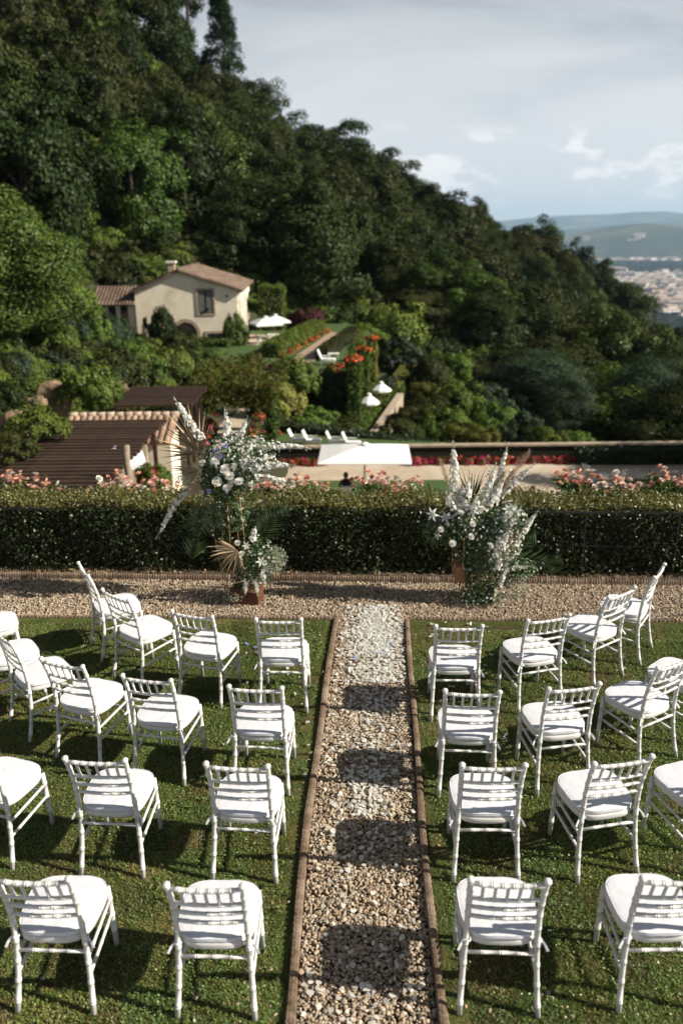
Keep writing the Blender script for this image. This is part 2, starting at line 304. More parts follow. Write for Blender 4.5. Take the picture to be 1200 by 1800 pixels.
def dup(root, loc=None, rz=None, scale=None, label=None, group=None):
    r = root.copy(); col.objects.link(r)
    if loc is not None: r.location = tuple(float(v) for v in loc)
    if rz is not None: r.rotation_euler = (0, 0, rz)
    if scale is not None: r.scale = scale
    setp(r, label, None, group)
    for ch in list(root.children):
        c_ = ch.copy(); col.objects.link(c_); c_.parent = r
        for g_ in list(ch.children):
            d_ = g_.copy(); col.objects.link(d_); d_.parent = c_
    return r
_gn = {}
def scatter(name, protos, P, rot, scl, idx, parent=None, kind='stuff'):
    """Many small pieces as one object: geometry-nodes instances of the proto meshes on points."""
    cname = name+'_pieces'; pc = bpy.data.collections.new(cname)
    for i, me in enumerate(protos):
        o = bpy.data.objects.new('%s_piece_%02d' % (name, i), me); pc.objects.link(o)
    me = bpy.data.meshes.new(name); n = len(P); me.vertices.add(n); me.vertices.foreach_set('co', np.asarray(P, np.float32).ravel())
    a = me.attributes.new('rot', 'FLOAT_VECTOR', 'POINT'); a.data.foreach_set('vector', np.asarray(rot, np.float32).ravel())
    a = me.attributes.new('scl', 'FLOAT_VECTOR', 'POINT'); s3 = np.asarray(scl, np.float32); s3 = np.repeat(s3[:, None], 3, 1) if s3.ndim == 1 else s3
    a.data.foreach_set('vector', s3.ravel())
    a = me.attributes.new('idx', 'INT', 'POINT'); a.data.foreach_set('value', np.asarray(idx, np.int32))
    me.update(); o = link(name, me, parent)
    gt = bpy.data.node_groups.new(name+'_scatter', 'GeometryNodeTree')
    gt.interface.new_socket('Geometry', in_out='INPUT', socket_type='NodeSocketGeometry'); gt.interface.new_socket('Geometry', in_out='OUTPUT', socket_type='NodeSocketGeometry')
    gi = gt.nodes.new('NodeGroupInput'); go = gt.nodes.new('NodeGroupOutput')
    ci = gt.nodes.new('GeometryNodeCollectionInfo'); ci.inputs['Collection'].default_value = pc; ci.inputs['Separate Children'].default_value = True; ci.inputs['Reset Children'].default_value = True
    ip = gt.nodes.new('GeometryNodeInstanceOnPoints'); ip.inputs['Pick Instance'].default_value = True
    def na(nm, ty):
        q = gt.nodes.new('GeometryNodeInputNamedAttribute'); q.data_type = ty; q.inputs['Name'].default_value = nm; return q.outputs['Attribute']
    e2r = gt.nodes.new('FunctionNodeEulerToRotation')
    gt.links.new(na('rot', 'FLOAT_VECTOR'), e2r.inputs[0]); gt.links.new(e2r.outputs[0], ip.inputs['Rotation'])
    gt.links.new(na('scl', 'FLOAT_VECTOR'), ip.inputs['Scale']); gt.links.new(na('idx', 'INT'), ip.inputs['Instance Index'])
    gt.links.new(gi.outputs[0], ip.inputs['Points']); gt.links.new(ci.outputs[0], ip.inputs['Instance']); gt.links.new(ip.outputs[0], go.inputs[0])
    md = o.modifiers.new('scatter', 'NODES'); md.node_group = gt
    o['kind'] = kind
    return o
ORD = ['first', 'second', 'third', 'fourth', 'fifth', 'sixth', 'seventh', 'eighth', 'ninth', 'tenth', 'eleventh', 'twelfth', 'thirteenth', 'fourteenth', 'fifteenth', 'sixteenth', 'seventeenth', 'eighteenth', 'nineteenth', 'twentieth']
def ordw(i):
    if i < 20: return ORD[i]
    tens = ['twenty', 'thirty', 'forty', 'fifty', 'sixty', 'seventy', 'eighty', 'ninety'][(i+1)//10-2]; u = (i+1) % 10
    return tens.replace('y', 'ieth') if u == 0 else tens+'-'+ORD[u-1]

# ------------------------------------------------------------------ ceremony ground
def hedge_y(x): return 9.02-0.052*x          # front foot of the clipped hedge
def lawn_y(x): return 7.83-0.039*x           # where the lawn ends and the gravel strip begins
def edge_l(y): return np.interp(y, [1.5, 3.146, 4.651, 5.737, 7.855], [-0.29, -0.263, -0.227, -0.168, -0.03])-0.034
def edge_r(y): return np.interp(y, [1.5, 3.392, 4.698, 7.759], [0.43, 0.471, 0.506, 0.647])+0.030
g = MB(); g.add([(-14, 1.0, -0.02), (14, 1.0, -0.02), (14, 10.9, -0.02), (-14, 10.9, -0.02)], [(0, 1, 2, 3)])
ground = g.build('gravel_ground', M['gravelbed']); ground['kind'] = 'structure'
for nm, side in (('lawn_left', -1), ('lawn_right', 1)):
    ys = np.linspace(2.6, 7.8, 24); mb = MB(); V = []; Fc = []
    ef = edge_l if side < 0 else edge_r
    for i, y in enumerate(ys):
        xe = float(ef(y)); yy = y
        xo = side*9.0
        V += [(xe, lawn_y(xe) if i == 23 else y, 0.0), (xo, lawn_y(xo) if i == 23 else y, 0.0)]
    for i in range(23): Fc.append((2*i, 2*i+1, 2*i+3, 2*i+2) if side > 0 else (2*i+1, 2*i, 2*i+2, 2*i+3))
    mb.add(V, Fc); mb.build(nm, M['lawn'])['kind'] = 'structure'

def ribbed(name, pts, wd, ht, label, pitch=0.042, cat='edging', group=None):
    """Low woven border: half-round profile with ribs all along."""
    P = np.array(pts, float); seg = np.linalg.norm(np.diff(P, axis=0), axis=1); cum = np.r_[0, np.cumsum(seg)]
    n = int(cum[-1]/pitch*4); s = np.linspace(0, cum[-1], n)
    C = np.stack([np.interp(s, cum, P[:, k]) for k in range(3)], 1)
    T = unit(np.gradient(C, axis=0)); S = np.stack([T[:, 1], -T[:, 0], 0*s], 1)
    wob = 1+0.05*np.sin(s*3.1)+0.04*np.sin(s*7.7+1)
    rib = 1+0.07*np.sign(np.sin(2*math.pi*s/pitch))*np.abs(np.sin(2*math.pi*s/pitch))**0.6+0.035*rng.normal(size=n)
    angs = np.linspace(0, math.pi, 7); V = []; Fc = []
    C = C + S*(0.006*np.sin(s*2.3)[:, None]); hz = 0.004*np.sin(s*1.7)+0.003*np.sin(s*5.1)
    for i in range(n):
        for a in angs:
            ca, sa = math.cos(a), math.sin(a)
            x = math.copysign(abs(ca)**0.55, ca)*wd/2*wob[i]*rib[i]; z = (sa**0.5)*ht*rib[i]+(hz[i] if sa > 0.1 else 0)
            V.append((C[i, 0]+S[i, 0]*x, C[i, 1]+S[i, 1]*x, C[i, 2]+z-0.02))
    for i in range(n-1):
        for k in range(6): Fc.append((i*7+k, i*7+k+1, (i+1)*7+k+1, (i+1)*7+k))
    mb = MB(); mb.add(V, Fc); o = mb.build(name, M['edging'])
    return setp(o, label, cat, group)
ys = np.linspace(2.2, 7.86, 14)
ribbed('woven_edging', [(float(edge_l(y)), y, 0) for y in ys], 0.056, 0.06, 'brown woven border along the left side of the gravel aisle')
ribbed('woven_edging', [(float(edge_r(y)), y, 0) for y in np.linspace(2.2, 7.77, 14)], 0.052, 0.06, 'brown woven border along the right side of the gravel aisle')
ribbed('woven_edging', [(x, lawn_y(x), 0) for x in np.linspace(-9, -0.09, 8)], 0.04, 0.05, 'thin woven border between left lawn and cross gravel strip')
ribbed('woven_edging', [(x, lawn_y(x), 0) for x in np.linspace(0.7, 9, 8)], 0.04, 0.05, 'thin woven border between right lawn and cross gravel strip')
ribbed('woven_edging', [(x, hedge_y(x)-0.17, 0) for x in np.linspace(-8, 8, 24)], 0.05, 0.08, 'long upright woven border along the foot of the clipped hedge', pitch=0.03)
mb = MB(); V = []
for x in np.linspace(-9, 9, 10): V += [(x, hedge_y(x)-0.15, 0.045), (x, hedge_y(x)+1.7, 0.05)]
mb.add(V, [(2*i, 2*i+2, 2*i+3, 2*i+1) for i in range(9)]); mb.build('hedge_soil', M['soil'])['kind'] = 'structure'
# turf: patches of short blades, greener and drier ones
def grass_patch(n, dry, clover, seed, sz=0.30):
    g = np.random.default_rng(seed)
    P = np.c_[g.uniform(-sz/2, sz/2, (n, 2))*1.06, np.zeros(n)]
    ln = g.uniform(0.010, 0.026, n); th = g.uniform(0, 2*math.pi, n); tilt = g.uniform(0.25, 1.25, n)
    D = np.stack([np.sin(tilt)*np.cos(th), np.sin(tilt)*np.sin(th), np.cos(tilt)], 1); S = np.stack([-np.sin(th), np.cos(th), 0*th], 1)
    S = unit(S+0.4*g.normal(size=(n, 3))*[1, 1, 0.4])
    wd = g.uniform(0.0014, 0.0028, n)[:, None]
    V = np.empty((n, 4, 3)); V[:, 0] = P-S*wd; V[:, 1] = P+S*wd
    midp = P+D*ln[:, None]*0.6; midp[:, 2] += 0.002
    tip = P+D*ln[:, None]; tip[:, 2] *= 0.85
    V[:, 2] = tip+S*wd*0.35; V[:, 3] = tip-S*wd*0.35
    mi = (g.random(n) < dry).astype(int)
    V = V.reshape(-1, 3)
    k = int(clover)
    if k:
        Pc = np.c_[g.uniform(-sz/2, sz/2, (k, 2)), g.uniform(0.008, 0.022, k)]
        V = np.r_[V, leaves(Pc, np.tile([0, 0, 1.0], (k, 1)), 0.013, 0.85, 0.35, 0.1, g=g)]; mi = np.r_[mi, np.full(k, 2)]
    return qmesh('turf_patch', V, [M['grass'], M['drygrass'], M['clover']], 4, mi)
patches = [grass_patch(2600, 0.10, 120, 1), grass_patch(2600, 0.15, 320, 2), grass_patch(2300, 0.32, 160, 3), grass_patch(1900, 0.55, 60, 4), grass_patch(1500, 0.75, 30, 5)]
gx, gy = np.meshgrid(np.arange(-5.2, 5.3, 0.26), np.arange(2.95, 7.9, 0.26)); gx = gx.ravel()+rng.uniform(-.03, .03, gx.size); gy = gy.ravel()+rng.uniform(-.03, .03, gy.size)
def lown(x, y): return 0.5+0.25*np.sin(1.3*x+0.7*y+1.1)+0.2*np.sin(2.9*x-1.7*y)+0.18*np.sin(4.1*y+2.2*x+0.5)
for nm, ok in (('grass_left', gx < edge_l(gy)-0.13), ('grass_right', gx > edge_r(gy)+0.13)):
    ok = ok & (gy < lawn_y(gx)-0.16) & (np.abs(gx) < 0.5*gy+1.4)
    x, y = gx[ok], gy[ok]
    ed = np.minimum(np.abs(x-(edge_l(y) if nm == 'grass_left' else edge_r(y))), np.minimum(np.abs(y-lawn_y(x)), 0.6+np.abs(y-3.1)))
    v = lown(x, y)*0.9+0.75*np.exp(-ed/0.35)+rng.normal(0, 0.22, len(x))-0.12
    idx = np.clip(np.digitize(v, [0.22, 0.58, 0.88, 1.25]), 0, 4)
    ef = edge_l if nm == 'grass_left' else edge_r; sg = -1 if nm == 'grass_left' else 1
    ye = np.arange(2.95, 7.74, 0.055); xe = ef(ye)+sg*rng.uniform(0.07, 0.13, len(ye)); xt = sg*np.arange(0.2, 5.2, 0.055); xt = xt[(xt*sg) > (0.12 if sg < 0 else 0.72)]; yt = lawn_y(xt)-rng.uniform(0.05, 0.12, len(xt))
    x = np.r_[x, xe, xt]; y = np.r_[y, ye, yt]; ne = len(xe)+len(xt); idx = np.r_[idx, rng.integers(1, 5, ne)]
    gs = np.r_[rng.uniform(0.92, 1.12, len(x)-ne), rng.uniform(0.38, 0.5, ne)]
    scatter(nm, patches, np.c_[x, y, np.zeros(len(x))], np.c_[np.zeros((len(x), 2)), rng.integers(0, 4, len(x))*math.pi/2+rng.uniform(-.2, .2, len(x))], gs, idx)
    o = bpy.data.objects[nm]; setp(o, 'short dry-patched turf %s of the gravel aisle' % ('left' if 'left' in nm else 'right'), 'grass'); o.name = 'grass'

# gravel
def pebble(seed):
    g = np.random.default_rng(seed); import bmesh
    bm = bmesh.new(); bmesh.ops.create_icosphere(bm, subdivisions=2, radius=1.0)
    k = g.normal(size=(5, 3)); 
    for v in bm.verts:
        p = np.array(v.co); s = 1+0.12*sum(math.sin(1.6*float(p@k[i])+i) for i in range(5))/1.6
        q = p*s*[1.0, g.uniform(0.995, 1.005)*0.74, 0.5]; v.co = q
    me = bpy.data.meshes.new('pebble'); bm.to_mesh(me); bm.free()
    me.materials.append(M['pebble'] if seed % 3 else M['pebble2'])
    me.polygons.foreach_set('use_smooth', np.ones(len(me.polygons), bool)); return me
pebs = [pebble(20+i) for i in range(8)]
def gravel(nm, x, y, label):
    n = len(x); s = rng.lognormal(math.log(0.0086), 0.34, n).clip(0.004, 0.019)
    scatter(nm, pebs, np.c_[x, y, rng.uniform(-0.012, 0.006, n)], np.c_[rng.normal(0, 0.4, (n, 2)), rng.uniform(0, 6.28, n)], s, rng.integers(0, 8, n))
    o = bpy.data.objects[nm]; setp(o, label, 'gravel'); o.name = 'gravel'
n = 26000; y = rng.uniform(2.9, 7.95, n); u = rng.uniform(0, 1, n); x = edge_l(y)+0.03+u*(edge_r(y)-edge_l(y)-0.06)
gravel('gravel_aisle', x, y, 'loose tan gravel on the aisle between the two lawns')
n = 50000; x = rng.uniform(-5.2, 5.2, n); y = lawn_y(x)+0.02+rng.uniform(0, 1, n)*(hedge_y(x)-0.2-lawn_y(x)-0.02)
gravel('gravel_strip', x, y, 'loose tan gravel on the strip in front of the hedge')
n = 700; x = np.concatenate([edge_l(rng.uniform(3.1, 7.6, n//2))-np.abs(rng.normal(0.05, 0.12, n//2)), edge_r(rng.uniform(3.1, 7.6, n//2))+np.abs(rng.normal(0.05, 0.15, n//2))])
y = rng.uniform(3.15, 7.6, n); k = rng.random(n) < 0.35; y[k] = 3.15+np.abs(rng.normal(0, 0.12, k.sum())); x[k] = rng.uniform(-2.6, 2.6, k.sum())
ok = (x < edge_l(y)-0.04) | (x > edge_r(y)+0.04); x, y = x[ok], y[ok]
gravel('gravel_strays', x, y, 'stray pebbles kicked onto the lawn edges')
# dry leaves on the soil under the hedge
n = 1500; x = rng.uniform(-5, 5, n); y = hedge_y(x)-rng.uniform(-0.25, 0.14, n); P = np.c_[x, y, rng.uniform(0.05, 0.075, n)]
o = link('dry_leaves', qmesh('dry_leaves', leaves(P, np.tile([0, 0, 1.], (n, 1)), 0.04, 0.55, 0.5), leafm('dry_leaf_litter', (0.20, 0.12, 0.06), (0.34, 0.22, 0.12), 0.15, 0.02, 0.1)))
setp(o, 'brown dry leaf litter on soil under the hedge', 'leaves', kind='stuff')
# petals: thick at the far end of the aisle, thinner towards the camera
def petal_pts(n, y0, y1, xs, xc=0.5):
    y = rng.uniform(y0, y1, n); c = edge_l(y)+(edge_r(y)-edge_l(y))*xc; x = c+rng.normal(0, xs, n)
    ok = (x > edge_l(y)+0.05) & (x < edge_r(y)-0.05); return np.c_[x, y, rng.uniform(0.014, 0.024, n)][ok]
P = np.r_[petal_pts(1500, 7.0, 8.15, 0.15, 0.56), petal_pts(1200, 6.5, 7.7, 0.17, 0.6), petal_pts(260, 6.1, 6.9, 0.18, 0.6), petal_pts(210, 5.45, 6.25, 0.18, 0.55),
          petal_pts(90, 5.1, 5.6, 0.2), petal_pts(220, 4.72, 5.25, 0.14, 0.55), petal_pts(70, 4.2, 4.75, 0.2), petal_pts(60, 3.3, 4.2, 0.2), petal_pts(80, 4.0, 6.4, 0.22), petal_pts(40, 3.1, 3.4, 0.2)]
Pl = np.c_[np.r_[rng.uniform(0.72, 1.5, 60), rng.uniform(-1.0, -0.2, 26)], np.r_[rng.uniform(5.6, 7.7, 60), rng.uniform(4.5, 7.6, 26)], np.full(86, 0.025)]
P = np.r_[P, Pl]
o = link('fallen_petals', qmesh('fallen_petals', petals(P, rng.uniform(0.022, 0.044, len(P)), 0.28, 0.16), M['petal'], 8))
setp(o, 'white flower petals strewn over the gravel aisle', 'petals', kind='stuff')
Q = petal_pts(170, 3.3, 7.7, 0.2)
o = link('fallen_leaves', qmesh('fallen_leaves', leaves(Q, np.tile([0, 0, 1.], (len(Q), 1)), 0.022, 0.4, 0.6), M['clover']))
setp(o, 'small green weeds and leaf bits in the aisle gravel', 'weeds', kind='stuff')
for i, (px, py) in enumerate([(679, 1128), (683, 1133), (625, 1156), (674, 1147), (433, 1131), (450, 1138), (455, 1150)]):
    p = gd(px, py, 0.02); Q = p+rng.normal(0, 0.012, (5, 3))*[1, 1, 0.2]
    o = link('blue_blossom', qmesh('blue_blossom', leaves(Q, np.tile([0, 0, 1.], (5, 1)), 0.035, 0.6, 0.4), M['blue']))
    setp(o, ('fallen lilac-blue blossom on the gravel aisle, %s from the hedge' if i < 4 else 'fallen lilac-blue blossom on the left lawn, %s from the hedge') % ORD[[0, 1, 3, 2, 0, 1, 2][i]], 'blossom', 'fallen blue blossoms')
# a few fallen autumn leaves and flat weeds on the turf
n = 90; x = np.r_[rng.uniform(-3.2, -0.4, 45), rng.uniform(0.62, 3.2, 45)]; y = rng.uniform(3.0, 7.6, n)
o = link('fallen_leaves', qmesh('fallen_leaves', leaves(np.c_[x, y, np.full(n, 0.022)], np.tile([0, 0, 1.], (n, 1)), 0.028, 0.6, 0.5), leafm('autumn_leaves', (0.42, 0.17, 0.06), (0.36, 0.26, 0.13), 0.2, 0.02, 0.1)))
setp(o, 'small orange and tan fallen leaves dotted over the turf', 'leaves', kind='stuff')
Q = []
for k in range(130):
    sd = rng.choice([-1, 1]); yy = rng.uniform(3.0, 7.6); xx = (edge_l(yy)-abs(rng.normal(0.1, 0.5))-0.06) if sd < 0 else (edge_r(yy)+abs(rng.normal(0.1, 0.5))+0.06)
    m_ = rng.integers(6, 12); th = rng.uniform(0, 6.28, m_); rr = rng.uniform(0.01, 0.035, m_); Q.append(np.c_[xx+rr*np.cos(th), yy+rr*np.sin(th), rng.uniform(0.015, 0.035, m_)])
Q = np.concatenate(Q); o = link('lawn_weeds', qmesh('lawn_weeds', leaves(Q, np.tile([0, 0, 1.], (len(Q), 1)), 0.03, 0.5, 0.45), M['clover']))
setp(o, 'small leafy weeds growing in the turf by the aisle', 'weeds', kind='stuff')
# the big petals at the near end, one by one
big = [(656, 1657), (608, 1666), (664, 1695), (622, 1570), (697, 1697), (597, 1690), (613, 1750), (640, 1758), (657, 1743), (690, 1750), (727, 1753), (582, 1776), (680, 1762), (663, 1788), (620, 1792), (533, 1783), (706, 1648), (640, 1646), (545, 1745), (610, 1700), (669, 1680), (720, 1735), (560, 1770), (595, 1755)]
for i, (px, py) in enumerate(big):
    p = gd(px, py, 0.02); s = rng.uniform(0.022, 0.036)
    o = link('flower_petal', qmesh('flower_petal', petals(np.array([p]), s*1.25, 0.3), M['petal'], 8))
    setp(o, 'loose white petal lying at the near end of the gravel aisle', 'petal', 'single petals on the near gravel')

# ------------------------------------------------------------------ hillside, valley, far hills, haze
def tps_fit(P, z, lam=0.5):
    n = len(P); d = np.linalg.norm(P[:, None]-P[None], axis=2); K = np.where(d > 0, d*d*np.log(d+1e-12), 0)+lam*np.eye(n)
    A = np.zeros((n+3, n+3)); A[:n, :n] = K; A[:n, n] = 1; A[:n, n+1:] = P; A[n, :n] = 1; A[n+1:, :n] = P.T
    return np.linalg.solve(A, np.r_[z, 0, 0, 0])
CP = [(-7, 13, -3.5), (0, 13, -4.5), (10, 13, -5.5), (30, 13, -7), (-16, 14, -1), (-30, 14, 4),
      (-8, 22, -5.6), (-8, 30, -5.8), (-12.5, 24, -2.2), (-12.5, 30, -2.4), (0, 22, -8), (0, 34, -8), (10, 30, -8), (22, 34, -8.5), (0, 42, -8), (12, 42, -8.4), (30, 42, -10),
      (-8, 40, -6.2), (-6, 47, -6.4), (-12, 38, -5.2), (-15, 45, -3.6), (-22, 40, 0.5), (-18, 34, -0.2), (-20, 52, 1.0), (-30, 50, 6),
      (-3, 52, -7.6), (4, 52, -8.4), (9, 52, -9.8), (16, 56, -12.5), (26, 60, -15),
      (-4, 62, -6), (-10, 66, -5.2), (-17, 68, -4.4), (-13, 76, -4.9), (-5, 76, -5.0), (0, 82, -4.9), (-5, 88, -4.7), (1, 88, -5.0), (-12, 88, 0.5), (6, 70, -9.2), (5, 62, -10.0), (2.6, 55, -9.7), (3.0, 61, -9.8), (3.6, 68, -9.8), (4.6, 76, -9.6), (1.6, 52, -9.4), (0.6, 57, -9.3), (0.9, 68, -9.0), (1.6, 78, -8.4), (-1.5, 57, -7.0), (-1.5, 68, -6.2),
      (-22, 74, 1.5), (-16, 90, 4.5), (-6, 95, 1.0), (5, 90, -5), (14, 80, -11), (26, 80, -16), (45, 80, -19), (70, 80, -24), (18, 100, -10), (45, 105, -22)]
for px, py, Y, h in ((60, -300, 120, 9), (280, 0, 138, 15.5), (450, 130, 150, 15), (600, 240, 162, 14), (750, 300, 172, 13), (880, 390, 182, 12), (925, 440, 185, 11), (1000, 452, 188, 11), (1100, 518, 188, 11), (1200, 635, 178, 12), (1330, 760, 165, 11)):
    p = at(px, py, Y); CP.append((p[0], p[1], p[2]-h)); 
    CP.append((p[0]*1.35, p[1]*1.35, p[2]-h-45))
for px, py, Y in ((330, 300, 112), (480, 330, 118), (620, 420, 122), (760, 480, 128), (900, 560, 130), (1050, 640, 130), (1180, 730, 125)):
    p = at(px, py, Y); CP.append((p[0], p[1], p[2]-7))
for x, y, z in ((-60, 30, 22), (-60, 70, 32), (-70, 120, 50), (-100, 60, 55), (60, 30, -15), (110, 60, -35), (110, 150, -45), (-110, 200, 40)): CP.append((x, y, z))
CP = np.array(CP, float); TW = tps_fit(CP[:, :2], CP[:, 2])
def height(x, y):
    q = np.stack([np.asarray(x, float), np.asarray(y, float)], -1); sh = q.shape[:-1]; q = q.reshape(-1, 2)
    d = np.linalg.norm(q[:, None]-CP[None, :, :2], axis=2); K = np.where(d > 0, d*d*np.log(d+1e-12), 0)
    return (K@TW[:len(CP)]+TW[len(CP)]+q@TW[len(CP)+1:]).reshape(sh)
xs = np.r_[np.arange(-130, -40, 6), np.arange(-40, 40, 1.6), np.arange(40, 150, 6)]; ysr = np.r_[np.arange(10.9, 100, 1.6), np.arange(100, 300, 4.5)]
GX, GY = np.meshgrid(xs, ysr); GZ = height(GX, GY)
GZ = GZ+0.25*np.sin(GX*0.9+1)*np.sin(GY*0.8)*np.clip((np.hypot(GX+2, GY-50)-25)/20, 0, 1)
GZ[0] = np.minimum(GZ[0], -0.6)
nx = len(xs); V = np.stack([GX, GY, GZ], -1).reshape(-1, 3); mb = MB()
mb.add(V, [(j*nx+i, j*nx+i+1, (j+1)*nx+i+1, (j+1)*nx+i) for j in range(len(ysr)-1) for i in range(nx-1)])
hill = mb.build('hillside', M['hill'], smooth=True); hill['kind'] = 'structure'
# bank from the ceremony terrace down to the hillside
mb = MB(); xb = np.linspace(-40, 40, 26); V = []
for x in xb: V += [(x, 10.88, 0.04), (x, 11.6, -1.2), (x, 13.0, min(-3.0, float(height(x, 13))-0.2))]
mb.add(V, [(3*i+k, 3*i+3+k, 3*i+4+k, 3*i+1+k) for i in range(25) for k in range(2)]); mb.build('terrace_bank', M['hill'])['kind'] = 'structure'
# valley floor and ranges of hills
ZV = -205.0
def sheet(name, x0, x1, y0, y1, nx, ny, fz, mat):
    X, Y = np.meshgrid(np.linspace(x0, x1, nx), np.linspace(y0, y1, ny)); Z = fz(X, Y); m_ = MB()
    m_.add(np.stack([X, Y, Z], -1).reshape(-1, 3), [(j*nx+i, j*nx+i+1, (j+1)*nx+i+1, (j+1)*nx+i) for j in range(ny-1) for i in range(nx-1)])
    o = m_.build(name, mat, smooth=True); o['kind'] = 'structure'; return o
sheet('valley_plain', -16000, 16000, 60, 21000, 40, 40, lambda X, Y: ZV+3*np.sin(X/900)*np.sin(Y/700)-np.clip((400-Y)/400, 0, 1)*20, M['plain'])
def ridge(name, y0, y1, crest, seed, lo=-14000, hi=14000, nx=180):
    g = np.random.default_rng(seed); ph = g.uniform(0, 6.28, 8)
    def fz(X, Y):
        t = (Y-y0)/(y1-y0); prof = np.sin(np.clip(t, 0, 1)*math.pi)**0.9
        c = np.interp(X, [c_[0] for c_ in crest], [c_[1] for c_ in crest])
        nz = sum((0.5**k)*np.sin(X/(1900/1.9**k)+Y/(2600/1.9**k)+ph[k]) for k in range(6))*22
        return ZV-6+(c-ZV+nz)*prof
    return sheet(name, lo, hi, y0, y1, nx, 26, fz, M['farhill'])
def crest(pts, Y): return [(at(px, py, Y)[0], at(px, py, Y)[2]) for px, py in pts]
ridge('hill_range_near', 6300, 9300, [(-9000, 0)]+crest([(300, 440), (880, 432), (960, 418), (1020, 405), (1080, 392), (1140, 387), (1200, 392), (1300, 400), (1500, 430)], 7800)+[(12000, -60)], 3)
ridge('hill_range_mid', 9500, 14500, [(-9000, 60)]+crest([(300, 402), (880, 406), (940, 403), (1010, 398), (1100, 390), (1200, 386), (1400, 390)], 12000)+[(14000, 100)], 5)
ridge('hill_range_far', 14600, 20500, [(-14000, 300)]+crest([(300, 392), (700, 392), (880, 389), (950, 382), (1000, 379), (1060, 379), (1120, 374), (1165, 372), (1200, 378), (1350, 385), (1600, 395)], 17500)+[(14000, 250)], 9)

# ------------------------------------------------------------------ crowns, bushes (shared meshes)
def crown(seed, nc, per, leaf, mats, shape='oak', jit=0.65):
    """Unit crown: radius 1 in plan, z from 0 to about 2.6; clumps of leaves round a broken shell."""
    g = np.random.default_rng(seed); ph = g.uniform(0, 6.28, (6,)); C = []; Rr = []
    while len(C) < nc:
        d = unit(g.normal(size=3)); 
        if d[2] < -0.75: continue
        lump = 1+0.16*math.sin(3*math.atan2(d[1], d[0])+ph[0]+2*d[2])+0.12*math.sin(5*d[2]+ph[1])+0.1*math.sin(7*math.atan2(d[1], d[0])+ph[2])
        r = lump*g.uniform(0.60, 0.95)
        if shape == 'oak': p = np.array([d[0]*r, d[1]*r, 1.25+1.25*d[2]*r])
        elif shape == 'tall': p = np.array([d[0]*r*0.8, d[1]*r*0.8, 1.6+1.65*d[2]*r])
        elif shape == 'cone':
            t = g.uniform(0, 1)**0.8; rr = (1-t)*0.62*g.uniform(0.75, 1.1)+0.03; a = g.uniform(0, 6.28); p = np.array([rr*math.cos(a), rr*math.sin(a), 0.1+3.1*t])
        else: p = np.array([d[0]*r, d[1]*r, max(0.06, 0.42+0.62*d[2]*r)])
        C.append(p); Rr.append(g.uniform(0.20, 0.40)*(0.7 if shape == 'cone' else 1))
    C = np.array(C); Rr = np.array(Rr); ctr = np.array([0, 0, {'oak': 1.2, 'tall': 1.5, 'cone': 1.0}.get(shape, 0.3)])
    k = np.repeat(np.arange(nc), per); d = unit(g.normal(size=(nc*per, 3))); 
    out = unit(C-ctr)[k]; flip = (np.sum(d*out, 1) < -0.35); d[flip] *= -1
    P = C[k]+d*(Rr[k]*g.uniform(0.55, 1.05, len(k)))[:, None]*[1, 1, 0.8]
    Vv = leaves(P, d*1.0+out*0.45+np.array([0, 0, 0.3]), leaf, 0.62, jit*0.62, 0.12, g=g)
    mi = None
    if isinstance(mats, list): mi = g.choice(len(mats), len(k), p=[0.86]+[0.14/(len(mats)-1)]*(len(mats)-1)) if len(mats) > 1 else None
    return qmesh('crown', Vv, mats, 4, mi)
def trunk_mesh(seed, shape):
    g = np.random.default_rng(seed); m_ = MB(); pts = [(0, 0, -1.2), (0.02, 0.01, 0), (0.05*g.normal(), 0.05*g.normal(), 0.8), (0.1*g.normal(), 0.1*g.normal(), 1.6)]
    m_.tube(pts, [0.13, 0.10, 0.075, 0.03], 7)
    if shape != 'cone':
        for i in range(5):
            a = g.uniform(0, 6.28); z = g.uniform(0.5, 1.2); e = np.array([0.6*math.cos(a), 0.6*math.sin(a), z+g.uniform(0.3, 0.7)]); s = np.array([0.02, 0, z])
            m_.tube([s, (s+e)/2+[0, 0, 0.08], e], [0.04, 0.03, 0.012], 5)
    return m_.mesh('trunk', M['bark'], True)
CR = {'oak': [crown(100+i, 80, 230, 0.072, M['oak']) for i in range(3)], 'olive': [crown(110+i, 76, 240, 0.072, M['olive']) for i in range(2)],
      'fresh': [crown(120+i, 74, 230, 0.068, M['fresh']) for i in range(2)], 'near': [crown(130+i, 92, 700, 0.040, M['fresh']) for i in range(2)],
      'nearoak': [crown(135+i, 92, 680, 0.042, M['oak']) for i in range(2)], 'bluegreen': [crown(140, 120, 240, 0.055, M['bluegreen'], 'tall')],
      'conifer': [crown(150, 160, 110, 0.06, M['conifer'], 'cone')], 'tall': [crown(160+i, 130, 150, 0.07, M['oak'], 'tall') for i in range(2)], 'rust': [crown(170, 90, 120, 0.07, M['rust'])]}
TR = {k: trunk_mesh(sum(map(ord, k)), 'cone' if k == 'conifer' else 'oak') for k in CR}
def tree(kind, x, y, z, r, h, label=None, group=None, cat='tree', name=None, var=None):
    t = empty(name or {'conifer': 'conifer_tree', 'bluegreen': 'pale_green_tree', 'rust': 'rusty_tree'}.get(kind, 'oak_tree'), (x, y, z), label, cat, group, rz=random.uniform(0, 6.28))
    lst = CR[kind]; me = lst[(var if var is not None else random.randrange(len(lst))) % len(lst)]
    top = {'tall': 3.3, 'bluegreen': 3.3, 'conifer': 3.2}.get(kind, 2.55)
    c_ = link('crown', me, t, scale=(r, r, h/top)); link('trunk', TR[kind], t, scale=(r*0.8, r*0.8, h/top))
    return t

